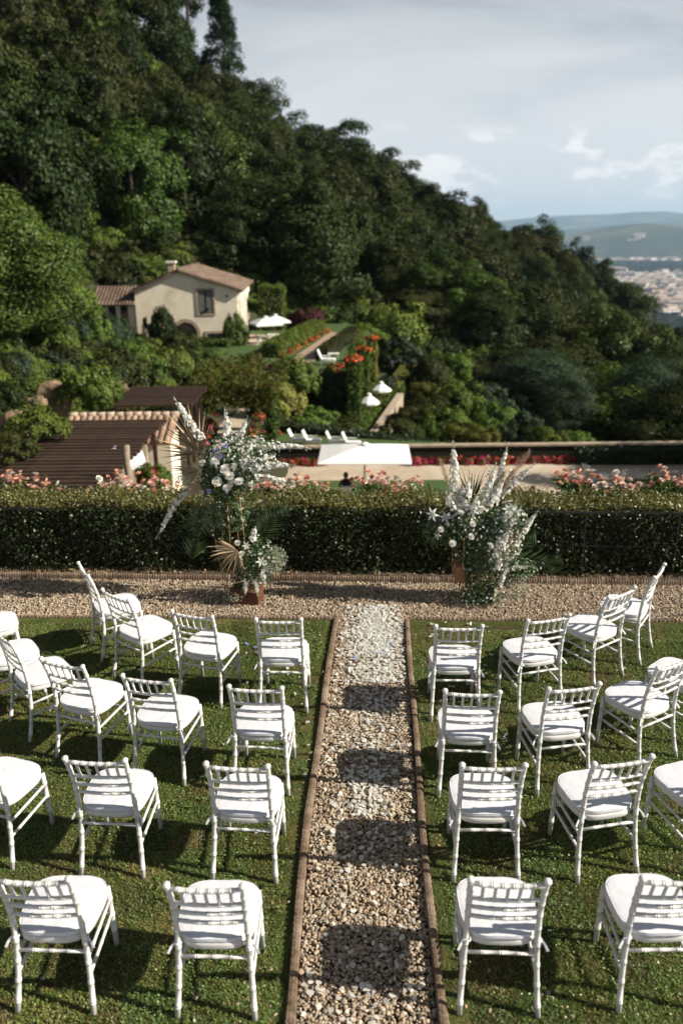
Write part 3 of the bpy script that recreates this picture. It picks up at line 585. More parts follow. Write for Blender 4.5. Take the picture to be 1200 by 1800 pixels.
# forest on the slope
GARDEN = [(-9, 10), (-13.2, 30), (-14.5, 42), (-14.5, 50), (-18, 62), (-19, 76), (-18, 86), (-3, 89), (9, 89), (15.5, 78), (18.5, 62), (20.5, 50), (60, 42), (60, 10)]
def inside(px, py, poly):
    r = False; j = len(poly)-1
    for i in range(len(poly)):
        (xi, yi), (xj, yj) = poly[i], poly[j]
        if (yi > py) != (yj > py) and px < (xj-xi)*(py-yi)/(yj-yi)+xi: r = not r
        j = i
    return r
cand = []
for j, yy in enumerate(np.arange(36, 205, 6.0)):
    for xx in np.arange(-80, 125, 6.6):
        x = xx+(3.3 if j % 2 else 0)+random.uniform(-1.6, 1.6); y = yy+random.uniform(-1.6, 1.6)
        if inside(x, y, GARDEN) or (x < -12 and y < 40): continue
        cand.append((x, y))
cand = np.array(cand); cz = height(cand[:, 0], cand[:, 1])
hh = np.array([random.uniform(8.0, 13.8) for _ in cand])
top = proj(np.c_[cand, cz+hh]); mid = proj(np.c_[cand, cz+hh*0.5])
ok = (mid[:, 0] > -90) & (mid[:, 0] < 1290) & (top[:, 1] < 800) & (mid[:, 1] > -160)
cand, cz, hh, top, mid = cand[ok], cz[ok], hh[ok], top[ok], mid[ok]
# drop trees that stand wholly behind nearer crowns or the crest
dist = np.hypot(cand[:, 0], cand[:, 1]); order = np.argsort(dist); sil = np.full(64, 2000.0); keep = []
for i in order:
    wpx = 4.6*FPX/mid[i, 2]; a, b = int(np.clip((top[i, 0]-wpx+100)/1400*64, 0, 63)), int(np.clip((top[i, 0]+wpx+100)/1400*64, 0, 63))
    vis = top[i, 1] < sil[a:b+1].max()-3
    if vis: keep.append(i)
    sil[a:b+1] = np.minimum(sil[a:b+1], top[i, 1]+0.35*hh[i]*FPX/mid[i, 2])
forest = []
for i in keep:
    x, y = cand[i]; u = random.random(); px = mid[i, 0]
    if y < 66 and px < 330: kind = 'near' if u < 0.62 else 'nearoak'
    elif y < 75 and px > 700: kind = 'fresh' if u < 0.4 else ('bluegreen' if u < 0.55 else 'nearoak')
    else: kind = 'oak' if u < 0.50 else 'olive' if u < 0.76 else 'tall' if u < 0.90 else 'fresh' if u < 0.97 else 'rust' if px < 500 else 'oak'
    if y < 72 and px < 420 and px+5.0*FPX/mid[i, 2] > 190: continue
    if x > 0 and y < 96: hh[i] *= 0.62 if x < 36 else 0.75
    forest.append((x, y, cz[i]-0.4, hh[i]*(1.12 if kind == 'tall' else 1), random.uniform(4.0, 6.2)*(0.85 if kind == 'tall' else 1), kind, px, mid[i, 1], top[i, 1]))
print('forest trees', len(forest))
KW = {'near': 'fresh green leafy tree', 'nearoak': 'dark green broadleaf tree', 'oak': 'dark evergreen oak', 'olive': 'olive-toned evergreen oak', 'tall': 'tall narrow-crowned oak', 'fresh': 'lighter green tree', 'rust': 'tree with rusty brown leaves', 'bluegreen': 'pale bluish-green tree'}
def zone(px, ty):
    if px < 260: return 'on the left slope'
    if px < 480: return 'above the tiled house'
    if px < 760: return 'above the garden terraces'
    return 'above the long wall'
from collections import defaultdict
zc = defaultdict(list)
for f in forest: zc[(f[5], zone(f[6], f[8]))].append(f)
for (kd, zn), lst in zc.items():
    lst.sort(key=lambda f: f[6])
    for i, f in enumerate(lst):
        lb = ('%s %s' % (KW[kd], zn)) if len(lst) == 1 else '%s %s, %s such from the left' % (KW[kd], zn, ordw(i))
        tree(kd, f[0], f[1], f[2], f[4], f[3], lb, 'trees of the wooded hillside')
# a few that stand out on the skyline and at the foot of the slope
for kd, px, py, Y, h, r, lb in (('conifer', 395, 190, 138, 16, 5.6, 'dark pointed conifer rising above the skyline of the wood'),
                                ('tall', 330, 40, 132, 14, 3.2, 'dark slender tree on the skyline left of the pointed conifer'),
                                ('bluegreen', 985, 785, 58, 5.4, 2.4, 'pale bluish tree just beyond the long terrace wall'),
                                ('bluegreen', 1130, 795, 64, 7.4, 3.6, 'large grey-green tree beyond the wall near the right edge'),
                                ('fresh', 720, 600, 94, 7.0, 3.6, 'bright green tree behind the hedge pillars'),
                                ('fresh', 830, 600, 92, 8.0, 3.8, 'bright green tree in the hollow right of the garden')):
    p = at(px, py, Y); tree(kd, p[0], p[1], p[2], r, h, lb, 'trees that stand out')

# ------------------------------------------------------------------ chairs
def bamboo(mb, pts, r, rings, seg=9, ball=False, r_end=None):
    """Turned rod with pairs of raised rings; pts is a smooth polyline, rings are fractions of its length."""
    P = np.array(pts, float); sg = np.linalg.norm(np.diff(P, axis=0), axis=1); cum = np.r_[0, np.cumsum(sg)]; Lh = cum[-1]
    ev = [(t*Lh, 1.0) for t in cum/Lh]
    for q in rings:
        c0 = q*Lh
        for off in (-0.0055, 0.0055):
            ev += [(c0+off-0.0042, 1.0), (c0+off-0.002, 1.17), (c0+off+0.002, 1.17), (c0+off+0.0042, 1.0)]
    ev = sorted([e for e in ev if 0 <= e[0] <= Lh]); s = np.array([e[0] for e in ev]); k = np.array([e[1] for e in ev])
    keep = np.r_[True, np.diff(s) > 4e-4]; s, k = s[keep], k[keep]
    C = np.stack([np.interp(s, cum, P[:, j]) for j in range(3)], 1)
    rad = k*(r if r_end is None else np.interp(s, [0, Lh], [r, r_end]))
    if ball:
        d = unit(P[-1]-P[-2]); e = C[-1]
        C = np.r_[C, [e+d*0.003, e+d*0.010, e+d*0.018, e+d*0.025, e+d*0.029]]; rad = np.r_[rad, np.array([0.95, 1.28, 1.36, 1.0, 0.3])*r]
    mb.tube(C, list(rad), seg)
def smooth_path(ctrl, n=14):
    C = np.array(ctrl, float); t = np.linspace(0, 1, len(C)); tt = np.linspace(0, 1, n)
    z = C[:, 2]; zz = np.interp(tt, t, z)
    out = []
    A = np.polyfit(z, C[:, 0], min(3, len(C)-1)); B = np.polyfit(z, C[:, 1], min(3, len(C)-1))
    for q in zz: out.append((np.polyval(A, q), np.polyval(B, q), q))
    return out
def back_path(sx): return smooth_path([(sx*0.203, -0.240, 0.0), (sx*0.190, -0.192, 0.25), (sx*0.180, -0.172, 0.45), (sx*0.180, -0.205, 0.68), (sx*0.184, -0.262, 0.885)], 16)
def bp(sx, z):
    P = np.array(back_path(sx)); return np.array([np.interp(z, P[:, 2], P[:, k]) for k in range(3)])
def front_pt(sx, z): return np.array([sx*(0.188-0.006*z/0.44), 0.205-0.020*z/0.44, z])
CH = {}
mb = MB(); bamboo(mb, back_path(-1), 0.0150, [0.07, 0.2, 0.33, 0.47, 0.60, 0.70, 0.80, 0.90], ball=True); CH['postL'] = mb.mesh('back_post', M['chair'], True)
mb = MB(); bamboo(mb, back_path(1), 0.0150, [0.07, 0.2, 0.33, 0.47, 0.60, 0.70, 0.80, 0.90], ball=True); CH['postR'] = mb.mesh('back_post', M['chair'], True)
for sx, k in ((-1, 'legL'), (1, 'legR')):
    mb = MB(); bamboo(mb, [front_pt(sx, 0), front_pt(sx, 0.2), front_pt(sx, 0.425)], 0.0145, [0.28, 0.55, 0.82], r_end=0.0165); CH[k] = mb.mesh('front_leg', M['chair'], True)
def rail(z, r, nr, bow=0.016, a=None, b=None, seg=8):
    a = bp(-1, z) if a is None else a; b = bp(1, z) if b is None else b
    pts = []
    for t in np.linspace(0, 1, 9):
        p = a+(b-a)*t; p[1] -= bow*(4*t*(1-t)); pts.append(p)
    m_ = MB(); bamboo(m_, pts, r, [(i+0.5)/nr*0.86+0.07 for i in range(nr)], seg); return m_
CH['top'] = rail(0.868, 0.0125, 6).mesh('top_rail', M['chair'], True)
CH['rail'] = [rail(z, 0.0105, 5).mesh('back_rail', M['chair'], True) for z in (0.742, 0.672, 0.604)]
def on_rail(z, t, bow=0.016):
    p = bp(-1, z)+(bp(1, z)-bp(-1, z))*t; p[1] -= bow*4*t*(1-t); return p
CH['spin'] = []
for i in range(5):
    t = (i+1)/6; a, b = on_rail(0.744, t), on_rail(0.866, t); m_ = MB(); bamboo(m_, [a, (a+b)/2, b], 0.0080, [0.2, 0.5, 0.8], 7); CH['spin'].append(m_.mesh('spindle', M['chair'], True))
def strut(a, b, r=0.0098, nr=3): m_ = MB(); bamboo(m_, [a, (np.array(a)+b)/2, b], r, [(i+1)/(nr+1) for i in range(nr)], 8); return m_.mesh('stretcher', M['chair'], True)
CH['str'] = [strut(bp(sx, zb), front_pt(sx, zf)) for sx in (-1, 1) for zb, zf in ((0.315, 0.335), (0.215, 0.240))]
CH['str'] += [strut(bp(-1, 0.355), bp(1, 0.355)), strut(front_pt(-1, 0.36), front_pt(1, 0.36)), strut(front_pt(-1, 0.27), front_pt(1, 0.27))]
def outline(th, inset=0.0, p=3.6):
    """Rounded trapezoid of the seat, wider at the front."""
    c, s = np.cos(th), np.sin(th)
    r = (np.abs(c)**p+np.abs(s)**p)**(-1/p); u, v = r*c, r*s
    y = v*(0.203-inset)+0.015; hw = 0.192+(0.214-0.192)*(v+1)/2-inset
    return u*hw, y
def pad(mb, zs, nseg=48, wr=None):
    """Stack of outline rings: list of (scale, z)."""
    V = []; Fc = []; th = np.linspace(0, 2*math.pi, nseg, endpoint=False); X, Y = outline(th)
    for j, (s, z) in enumerate(zs):
        for i in range(nseg):
            dz = wr(th[i], s) if wr else 0
            V.append((X[i]*s, 0.015+(Y[i]-0.015)*s, z+dz))
    for j in range(len(zs)-1):
        for i in range(nseg): i2 = (i+1) % nseg; Fc.append((j*nseg+i, j*nseg+i2, (j+1)*nseg+i2, (j+1)*nseg+i))
    Fc.append(tuple(range(nseg-1, -1, -1))); Fc.append(tuple((len(zs)-1)*nseg+i for i in range(nseg)))
    mb.add(V, Fc)
mb = MB(); pad(mb, [(0.93, 0.405), (0.985, 0.408), (1.0, 0.418), (1.0, 0.436), (0.985, 0.446), (0.93, 0.449)]); CH['seat'] = mb.mesh('seat_frame', M['chair'], True)
wr = lambda th, s: 0.0010*math.sin(th*31+3*math.sin(th*5))*max(0, s-0.7)*3+0.0010*math.sin(th*7+6*s)
mb = MB(); pad(mb, [(0.92, 0.449), (0.985, 0.450), (1.0, 0.453), (1.006, 0.462), (1.0, 0.472), (0.985, 0.4758), (0.95, 0.4775), (0.88, 0.4790), (0.75, 0.4808), (0.5, 0.4830), (0.25, 0.4845), (0.05, 0.485)], wr=wr); CH['cush'] = mb.mesh('cushion', M['cushion'], True)
th = np.linspace(0, 2*math.pi, 60); X, Y = outline(th)
mb = MB(); mb.tube([(X[i]*0.990, 0.015+(Y[i]-0.015)*0.990, 0.4748+wr(th[i], .98)) for i in range(60)], 0.0036, 6, cap=False); CH['pipe'] = mb.mesh('piping', M['cushion'], True)
def ribbon(sx):
    p = bp(sx, 0.447); m_ = MB(); 
    m_.tube([p+np.array([0.017*math.cos(a), 0.017*math.sin(a), 0.002*math.sin(3*a)]) for a in np.linspace(0, 6.28, 12)], 0.0045, 5, cap=False)
    a = p+np.array([sx*0.016, -0.006, 0]); b = a+np.array([sx*0.018, -0.012, -0.02]); c_ = b+np.array([sx*0.014, -0.01, -0.028])
    m_.bar(a, b, 0.012, 0.002, upv=(0, 1, 0)); m_.bar(b, c_, 0.013, 0.002, upv=(0, 1, 0))
    return m_.mesh('tie_ribbon', M['cushion'])
CH['ribL'], CH['ribR'] = ribbon(-1), ribbon(1)
def chair_root():
    t = empty('chiavari_chair', (0, 0, 0), None, 'chair', 'white ceremony chairs on the lawn')
    link('back_post', CH['postL'], t); link('back_post', CH['postR'], t); link('front_leg', CH['legL'], t); link('front_leg', CH['legR'], t)
    link('top_rail', CH['top'], t)
    for k in CH['rail']: link('back_rail', k, t)
    for k in CH['spin']: link('spindle', k, t)
    for k in CH['str']: link('stretcher', k, t)
    link('seat_frame', CH['seat'], t); c_ = link('cushion', CH['cush'], t); link('piping', CH['pipe'], c_); link('tie_ribbon', CH['ribL'], c_); link('tie_ribbon', CH['ribR'], c_)
    return t
def seatpos(px, py): p = gd(px, py, 0.5); return p[0], p[1]
chairs = [  # x, y, turn (degrees), where
 (-0.670, 3.419, -2.1, 'nearest row left, first chair from the aisle'), (-1.516, 3.46, -2.7, 'nearest row left, second chair from the aisle'),
 (0.803, 3.42, -3.0, 'nearest row right, first chair from the aisle'), (1.62, 3.431, 0.5, 'nearest row right, second chair from the aisle'),
 (-0.617, 4.365, -4.7, 'second row from camera, left, first chair from the aisle'), (-1.466, 4.428, -4.6, 'second row from camera, left, second chair from the aisle'), (-2.27, 4.543, -17, 'second row from camera, left, third chair from the aisle, cut by frame'),
 (0.888, 4.339, -1.5, 'second row from camera, right, first chair from the aisle'), (1.609, 4.361, 10.4, 'second row from camera, right, second chair from the aisle'), (*seatpos(1222, 1372), 17, 'second row from camera, right, third chair from the aisle, cut by frame'),
 (-0.59, 5.214, -4.6, 'third row from camera, left, first chair from the aisle'), (-1.331, 5.361, -12.6, 'third row from camera, left, second chair from the aisle'), (-1.976, 5.598, -20.4, 'third row from camera, left, third chair from the aisle'), (-2.496, 5.969, -47.5, 'third row from camera, left, fourth chair from the aisle'), (*seatpos(18, 1143), -55, 'third row from camera, left, fifth chair, only its seat in frame'),
 (0.902, 5.153, -4.4, 'third row from camera, right, first chair from the aisle'), (1.554, 5.192, 9.2, 'third row from camera, right, second chair from the aisle'), (2.275, 5.473, 30.1, 'third row from camera, right, third chair from the aisle'), (*seatpos(1196, 1178), 42, 'third row from camera, right, fourth chair from the aisle, behind the third'),
 (-0.505, 6.296, -2.4, 'front row by the hedge, left, first chair from the aisle'), (-1.18, 6.413, -17.1, 'front row by the hedge, left, second chair from the aisle'), (-1.82, 6.743, -38.8, 'front row by the hedge, left, third chair from the aisle'), (-2.206, 7.257, -59.6, 'front row by the hedge, left, fourth chair standing at the gravel'), (*seatpos(-14, 1092), -62, 'left frame edge, white seat corner beside the gravel strip'),
 (0.94, 6.125, -2.0, 'front row by the hedge, right, first chair from the aisle'), (1.618, 6.256, 14.0, 'front row by the hedge, right, second chair from the aisle'), (2.26, 6.684, 35.8, 'front row by the hedge, right, third chair from the aisle'), (2.705, 7.094, 55.8, 'front row by the hedge, right, fourth chair standing at the gravel'),
]
proto = None
for x, y, a, lb in chairs:
    if proto is None: proto = chair_root(); o = proto
    else: o = dup(proto)
    o.location = (x, y, 0.006); o.rotation_euler = (rng.normal(0, .006), rng.normal(0, .006), R(a)); o['label'] = 'white chair, '+lb
    for c_ in o.children:
        if c_.name.startswith('cushion'): c_.location = (rng.normal(0, .004), rng.normal(0, .005), 0); c_.rotation_euler = (0, 0, rng.normal(0, .025)); c_.scale = (rng.uniform(.985, 1.01), rng.uniform(.98, 1.01), rng.uniform(0.995, 1.006))

# ------------------------------------------------------------------ hedges
def hedge_block(name, p0, p1, z0, z1, depth, leaf, dens, label, cat='hedge', group=None, mat='hedge', topmat=None, inset=0.04, top_extra=1.0, wob=0.03, z1b=None):
    """Clipped hedge from p0 to p1 (front foot line, left to right), depth away to the back."""
    p0, p1 = np.array(p0[:2], float), np.array(p1[:2], float); d = p1-p0; Ln = np.linalg.norm(d); d /= Ln; nb = np.array([-d[1], d[0]])
    z1b = z1 if z1b is None else z1b
    t = empty(name, (*(p0+d*Ln/2+nb*depth/2), z0), label, cat, group, rz=math.atan2(d[1], d[0]))
    hx, hy, hz0, hz1 = Ln/2, depth/2, z1-z0, z1b-z0
    mb = MB(); i_ = inset
    V = [(-hx+i_, -hy+i_, -0.3), (hx-i_, -hy+i_, -0.3), (hx-i_, hy-i_, -0.3), (-hx+i_, hy-i_, -0.3), (-hx+i_, -hy+i_, hz0-i_), (hx-i_, -hy+i_, hz1-i_), (hx-i_, hy-i_, hz1-i_), (-hx+i_, hy-i_, hz0-i_)]
    mb.add(V, [(3, 2, 1, 0), (4, 5, 6, 7), (0, 1, 5, 4), (1, 2, 6, 5), (2, 3, 7, 6), (3, 0, 4, 7)]); mb.build('hedge_core', M['core'], t)
    Ps = []; Ns = []; mi = []; hm = (hz0+hz1)/2
    def face(n, fn, nrm, m_):
        if n <= 0: return
        u, v = rng.uniform(-1, 1, n), rng.uniform(0, 1, n); P = fn(u, v); P = P+rng.normal(0, wob, (n, 1))*np.array(nrm)+np.array(nrm)*wob*np.sin(P[:, [0]]*5+P[:, [2]]*4)
        Ps.append(P); Ns.append(np.tile(nrm, (n, 1))); mi.append(np.full(n, m_))
    zt = lambda u: hz0+(hz1-hz0)*(u+1)/2
    face(int(Ln*hm*dens), lambda u, v: np.stack([u*hx, np.full_like(u, -hy), v*zt(u)], 1), (0, -1., 0.), 0)
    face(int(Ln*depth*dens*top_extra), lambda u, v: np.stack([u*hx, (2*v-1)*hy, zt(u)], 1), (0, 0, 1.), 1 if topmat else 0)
    face(int(depth*hz0*dens), lambda u, v: np.stack([np.full_like(u, -hx), u*hy, v*hz0], 1), (-1., 0, 0), 0)
    face(int(depth*hz1*dens), lambda u, v: np.stack([np.full_like(u, hx), u*hy, v*hz1], 1), (1., 0, 0), 0)
    face(int(Ln*hm*dens*0.35), lambda u, v: np.stack([u*hx, np.full_like(u, hy), v*zt(u)], 1), (0, 1., 0.), 0)
    P = np.concatenate(Ps); Nn = np.concatenate(Ns); mi = np.concatenate(mi)
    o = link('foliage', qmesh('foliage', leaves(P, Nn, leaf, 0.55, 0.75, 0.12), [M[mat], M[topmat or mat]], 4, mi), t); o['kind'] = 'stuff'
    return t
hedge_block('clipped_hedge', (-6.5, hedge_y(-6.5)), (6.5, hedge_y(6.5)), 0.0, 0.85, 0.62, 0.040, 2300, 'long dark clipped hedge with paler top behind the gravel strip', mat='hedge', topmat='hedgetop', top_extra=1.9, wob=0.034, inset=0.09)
# loose shoots poking out of the top
def rail_thing(xa, xb, z, label):
    t = empty('iron_rail', (xa, hedge_y(xa)-0.05, 0), label, 'rail')
    q = lambda x, zz: (x-xa, hedge_y(x)-0.05-(hedge_y(xa)-0.05), zz)
    mb = MB(); mb.bar(q(xa, z), q(xb, z), 0.012, 0.022); mb.build('rail', M['iron'], t)
    for x in np.arange(xa+0.75, xb, 1.05):
        mb = MB(); mb.bar(q(x, 0), q(x, z-0.012), 0.014, 0.014, upv=(0, 1, 0)); mb.build('post', M['iron'], t)
    mb = MB(); mb.bar(q(xa, 0.42), q(xb, 0.42), 0.006, 0.006); mb.build('wire', M['iron'], t)
rail_thing(2.05, 6.2, 0.83, 'thin black iron rail along the hedge at the right')
rail_thing(-6.2, -3.4, 0.83, 'thin black iron rail along the hedge at the far left')

# ------------------------------------------------------------------ lower terraces
def flat(name, poly, mat, kind='structure'):
    mb = MB(); mb.add(poly, [tuple(range(len(poly)))]); o = mb.build(name, mat); o['kind'] = kind; return o
ZG, ZL, ZU = -7.5, -6.75, -4.6
flat('lower_gravel_terrace', [(-3.6, 22, ZG), (34, 22, ZG), (34, 41.6, ZG), (-3.6, 41.6, ZG)], M['path'])
P4 = [gd(px, py, ZG+0.01) for px, py in ((520, 905), (795, 905), (792, 843), (520, 845))]; flat('lower_lawn', P4, M['turf'])
P4 = [gd(px, py, ZG+0.01) for px, py in ((1022, 905), (1300, 905), (1300, 843), (968, 841))]; flat('lower_lawn_right', P4, M['turf'])
flat('lounger_lawn', [(-5.5, 41.75, ZL), (5.6, 41.75, ZL), (5.6, 42.6, ZL), (-4.4, 46.4, ZL), (-5.5, 47, ZL)], M['turf'])
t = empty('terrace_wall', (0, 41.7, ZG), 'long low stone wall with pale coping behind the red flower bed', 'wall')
mb = MB(); mb.box((9, 0, 0.33), (29, 0.3, 0.9)); mb.build('wall_body', M['core'], t)  # wall face in hedge-core dark: its shade is put into the colour
for i in range(20):
    mb = MB(); mb.box((-5.5+i*1.45+0.725, -0.03, 0.835+0.004*rng.normal()), (1.43, 0.42, 0.10)); mb.build('coping_stone', M['stone'], t)
hedge_block('low_hedge', at(462, 760, 45.6), at(800, 800, 40.9+1.2), ZL-0.3, at(462, 741, 45.6)[2], 1.1, 0.13, 260, 'low dark hedge running diagonally behind the white lawn chairs', z1b=at(800, 787, 42.1)[2], wob=0.04)
hedge_block('low_hedge', (12.2, 40.5), (20, 40.3), ZG, ZG+0.75, 0.9, 0.12, 260, 'dark low hedge in shade under the wall at the right')

# bushes and flower clumps, shared meshes
BU = {k: [crown(s+i, 46, 110, lf, M[mt], 'bush') for i in range(2)] for k, s, lf, mt in (('fresh', 300, 0.115, 'bright'), ('dark', 310, 0.115, 'oak'), ('olive', 320, 0.11, 'olive'), ('bluegreen', 330, 0.11, 'bluegreen'), ('yellow', 340, 0.12, 'yellowleaf'), ('purple', 350, 0.12, 'purple'), ('rust', 360, 0.11, 'vine'))}
def flower_clump(seed, mat, n=130):
    g = np.random.default_rng(seed); d = unit(g.normal(size=(n*2, 3))); d[:, 2] = np.abs(d[:, 2]); P = d*[1, 1, 0.75]*g.uniform(0.75, 1.05, (n*2, 1))
    Vv = leaves(P, d, 0.32, 0.8, 0.5, 0.1, g=g); mi = (np.arange(n*2) < n).astype(int)
    return qmesh('bloom_mass', Vv, [M['fresh'], M[mat]], 4, mi)
FC = {'red': [flower_clump(400+i, 'redflower') for i in range(3)], 'orange': [flower_clump(410+i, 'orangeflower') for i in range(3)]}
def bush(kind, p, rx, rz, label=None, group='shrubs on the garden slopes', name='garden_shrub', cat='shrub'):
    o = link(name, BU[kind][random.randrange(2)], None, p, random.uniform(0, 6.28), (rx, rx, rz)); return setp(o, label, cat, group)
def clump(kind, p, r, label, group, rz=None):
    o = link(kind+'_flower_clump', FC[kind][random.randrange(3)], None, p, random.uniform(0, 6.28), (r, r, rz or r)); return setp(o, label, 'flowers', group)
npx = np.r_[np.linspace(482, 566, 7), np.linspace(720, 1006, 24)]
for i, px in enumerate(npx):
    p = at(px, 812, 41.0); clump('red', (p[0], 41.05+0.12*rng.normal(), ZG), 0.30+0.08*rng.random(), 'red flower clump under the low wall, %s from the left' % ordw(i), 'red flowers along the wall', 0.42+0.1*rng.random())

# upper terrace with its brick path, lawn and house ground
flat('upper_terrace', [(-20, 64, ZU-0.02), (-3.4, 55.5, ZU-0.02), (0.9, 53, ZU-0.02), (2.4, 62, ZU-0.02), (3.0, 86, ZU-0.02), (-20, 86, ZU-0.02)], M['turf'])
flat('brick_walk', [gd(px, py, ZU) for px, py in ((497, 641), (545, 641), (606, 588), (582, 583))], M['brick'])
flat('house_terrace', [gd(px, py, ZU+0.005) for px, py in ((425, 606), (500, 606), (520, 590), (440, 588))], M['path'])
flat('lawn_kerb', [gd(px, py, ZU+0.01) for px, py in ((534, 657), (622, 655), (622, 652), (540, 653))], M['stone'])
hedge_block('hedge_wall', at(487, 760, 52.6), at(612, 760, 51.6), -8.6, at(550, 658, 52)[2]+0.05, 1.6, 0.15, 230, 'tall dark hedge wall below the lawn with the lone lounger', wob=0.06)
for (a, b, ty, Y, zb, lb, mt, i) in ((611, 632, 634, 51.0, -9.2, 'nearest hedge pillar topped with orange flowers', 'bright', 0), (632, 648, 616, 57.5, -9.4, 'middle hedge pillar topped with orange flowers', 'bright', 1), (648, 661, 597, 64, -9.6, 'farthest slim hedge pillar topped with orange flowers', 'yellowleaf', 2)):
    p, q = at(a, 700, Y), at(b, 700, Y); tz = at((a+b)/2, ty, Y)[2]
    hedge_block('hedge_pillar', p, q, zb, tz, 1.0, 0.14, 260, lb, 'hedge', 'hedge pillars', mat=mt, wob=0.06)
    c_ = (p+q)/2; clump('orange', (c_[0], Y+0.45, tz-0.05), 0.62, 'orange flowers crowning the %s hedge pillar' % ('nearest', 'middle', 'farthest')[i], 'orange flowers on the terraces', 0.45)
for px, py, r, lb in ((530, 655, 0.75, 'round orange flower clump at the left corner of the lounger lawn'), (596, 653, 0.95, 'wide orange flower clump at the right corner of the lounger lawn')):
    p = gd(px, py, ZU); clump('orange', p, r, lb, 'orange flowers on the terraces', r*0.75)
a, b = gd(497, 629, ZU), gd(577, 583, ZU); dd = (b-a)/np.linalg.norm(b-a)
nrm = np.array([-dd[1], dd[0], 0]); nrm = nrm if nrm[0] < 0 else -nrm
hedge_block('path_hedge', (a+nrm*0.3)[:2], (b+nrm*0.3)[:2], ZU-0.3, ZU+1.0, 1.3, 0.15, 200, 'green hedge bank along the left of the brick walk', mat='bright', wob=0.06)
for i in range(8):
    p = a+(b-a)*(0.02+0.96*i/7)+nrm*0.12; clump('orange', p, 0.40, 'orange flower clump beside the brick walk, %s from the near end' % ORD[i], 'orange flowers on the terraces', 0.42)
a2, b2 = gd(556, 632, ZU), gd(612, 590, ZU); hedge_block('path_hedge', b2[:2], a2[:2], ZU-0.3, ZU+0.75, 0.9, 0.15, 200, 'clipped hedge along the right of the brick walk', mat='olive', wob=0.06)
hedge_block('hedge_wall', (1.15, 52.3), (2.3, 80), -10.2, ZU+0.15, 0.7, 0.15, 170, 'long sunlit hedge face along the right edge of the upper terrace', mat='bright', wob=0.08)
hedge_block('clipped_block', at(456, 560, 78), at(498, 560, 78), ZU-0.2, at(475, 504, 78)[2], 2.6, 0.2, 130, 'tall clipped green block right of the house', mat='bright', wob=0.08)
hedge_block('clipped_block', at(504, 560, 86), at(528, 560, 86), ZU, at(515, 520, 86)[2], 2, 0.2, 130, 'square clipped hedge right of the tall block, left of a pair', mat='bright', wob=0.07)
hedge_block('clipped_block', at(532, 560, 86), at(561, 560, 86), ZU, at(545, 518, 86)[2], 2, 0.2, 130, 'square clipped hedge right of the tall block, right of a pair', mat='bright', wob=0.07)
hedge_block('terrace_hedge', at(310, 610, 66.5), at(402, 612, 66), ZU-0.6, at(350, 598, 66.5)[2], 1.2, 0.15, 220, 'low clipped hedge in front of the house arch', mat='bright', wob=0.05)
hedge_block('terrace_hedge', at(500, 560, 82), at(590, 575, 84), ZU-0.3, ZU+1.3, 1.2, 0.2, 140, 'hedge at the back of the house terrace', mat='bright', wob=0.07)
# terraces down the right of the walk
t = empty('stone_wall', (0, 0, 0), 'sunlit stone garden wall stepping up beside the small parasols', 'wall')
wa, wb = at(655, 768, 49), at(703, 697, 63)
for i in range(9):
    p, q = wa+(wb-wa)*i/9, wa+(wb-wa)*(i+1)/9; mb = MB(); zt = max(p[2], q[2])+0.25; c_ = (p+q)/2
    mb.box((c_[0], c_[1], zt-0.8), (0.5, np.linalg.norm((q-p)[:2])*0.97, 1.6), rz=math.atan2((q-p)[1], (q-p)[0])-math.pi/2); mb.build('wall_block', M['stone'], t)
hedge_block('terrace_hedge', at(636, 768, 49.5)[:2], at(668, 722, 58)[:2], -9.6, at(636, 762, 49.5)[2]+0.2, 1.0, 0.15, 220, 'clipped hedge strip beside the stone wall, below the nearer parasol', mat='bright', wob=0.05, z1b=at(668, 718, 58)[2]+0.2)
hedge_block('terrace_hedge', at(676, 722, 59)[:2], at(694, 692, 66)[:2], -9.8, at(676, 716, 59)[2]+0.2, 0.9, 0.15, 220, 'clipped hedge strip between the two small parasols and the wall', mat='bright', wob=0.05, z1b=at(694, 688, 66)[2]+0.2)
hedge_block('terrace_hedge', at(703, 700, 66)[:2], at(733, 645, 82)[:2], -10.2, at(703, 690, 66)[2]+0.4, 1.3, 0.17, 200, 'long pale green hedge strip running up the right terraces', mat='bright', topmat='yellowleaf', wob=0.05, z1b=at(733, 640, 82)[2]+0.4)
hedge_block('terrace_hedge', at(648, 690, 64.5)[:2], at(697, 690, 66)[:2], -10, at(670, 668, 65)[2], 0.8, 0.15, 200, 'dark hedge behind the two small white parasols', wob=0.05)
flat('right_terrace', [at(620, 768, 50)*[1, 1, 0]+[0, 0, -9.3], at(662, 768, 50)*[1, 1, 0]+[0, 0, -9.3], at(705, 690, 66)*[1, 1, 0]+[0, 0, -9.3], at(735, 640, 82)*[1, 1, 0]+[0, 0, -9.3], at(650, 640, 82)*[1, 1, 0]+[0, 0, -9.3]], M['path'])

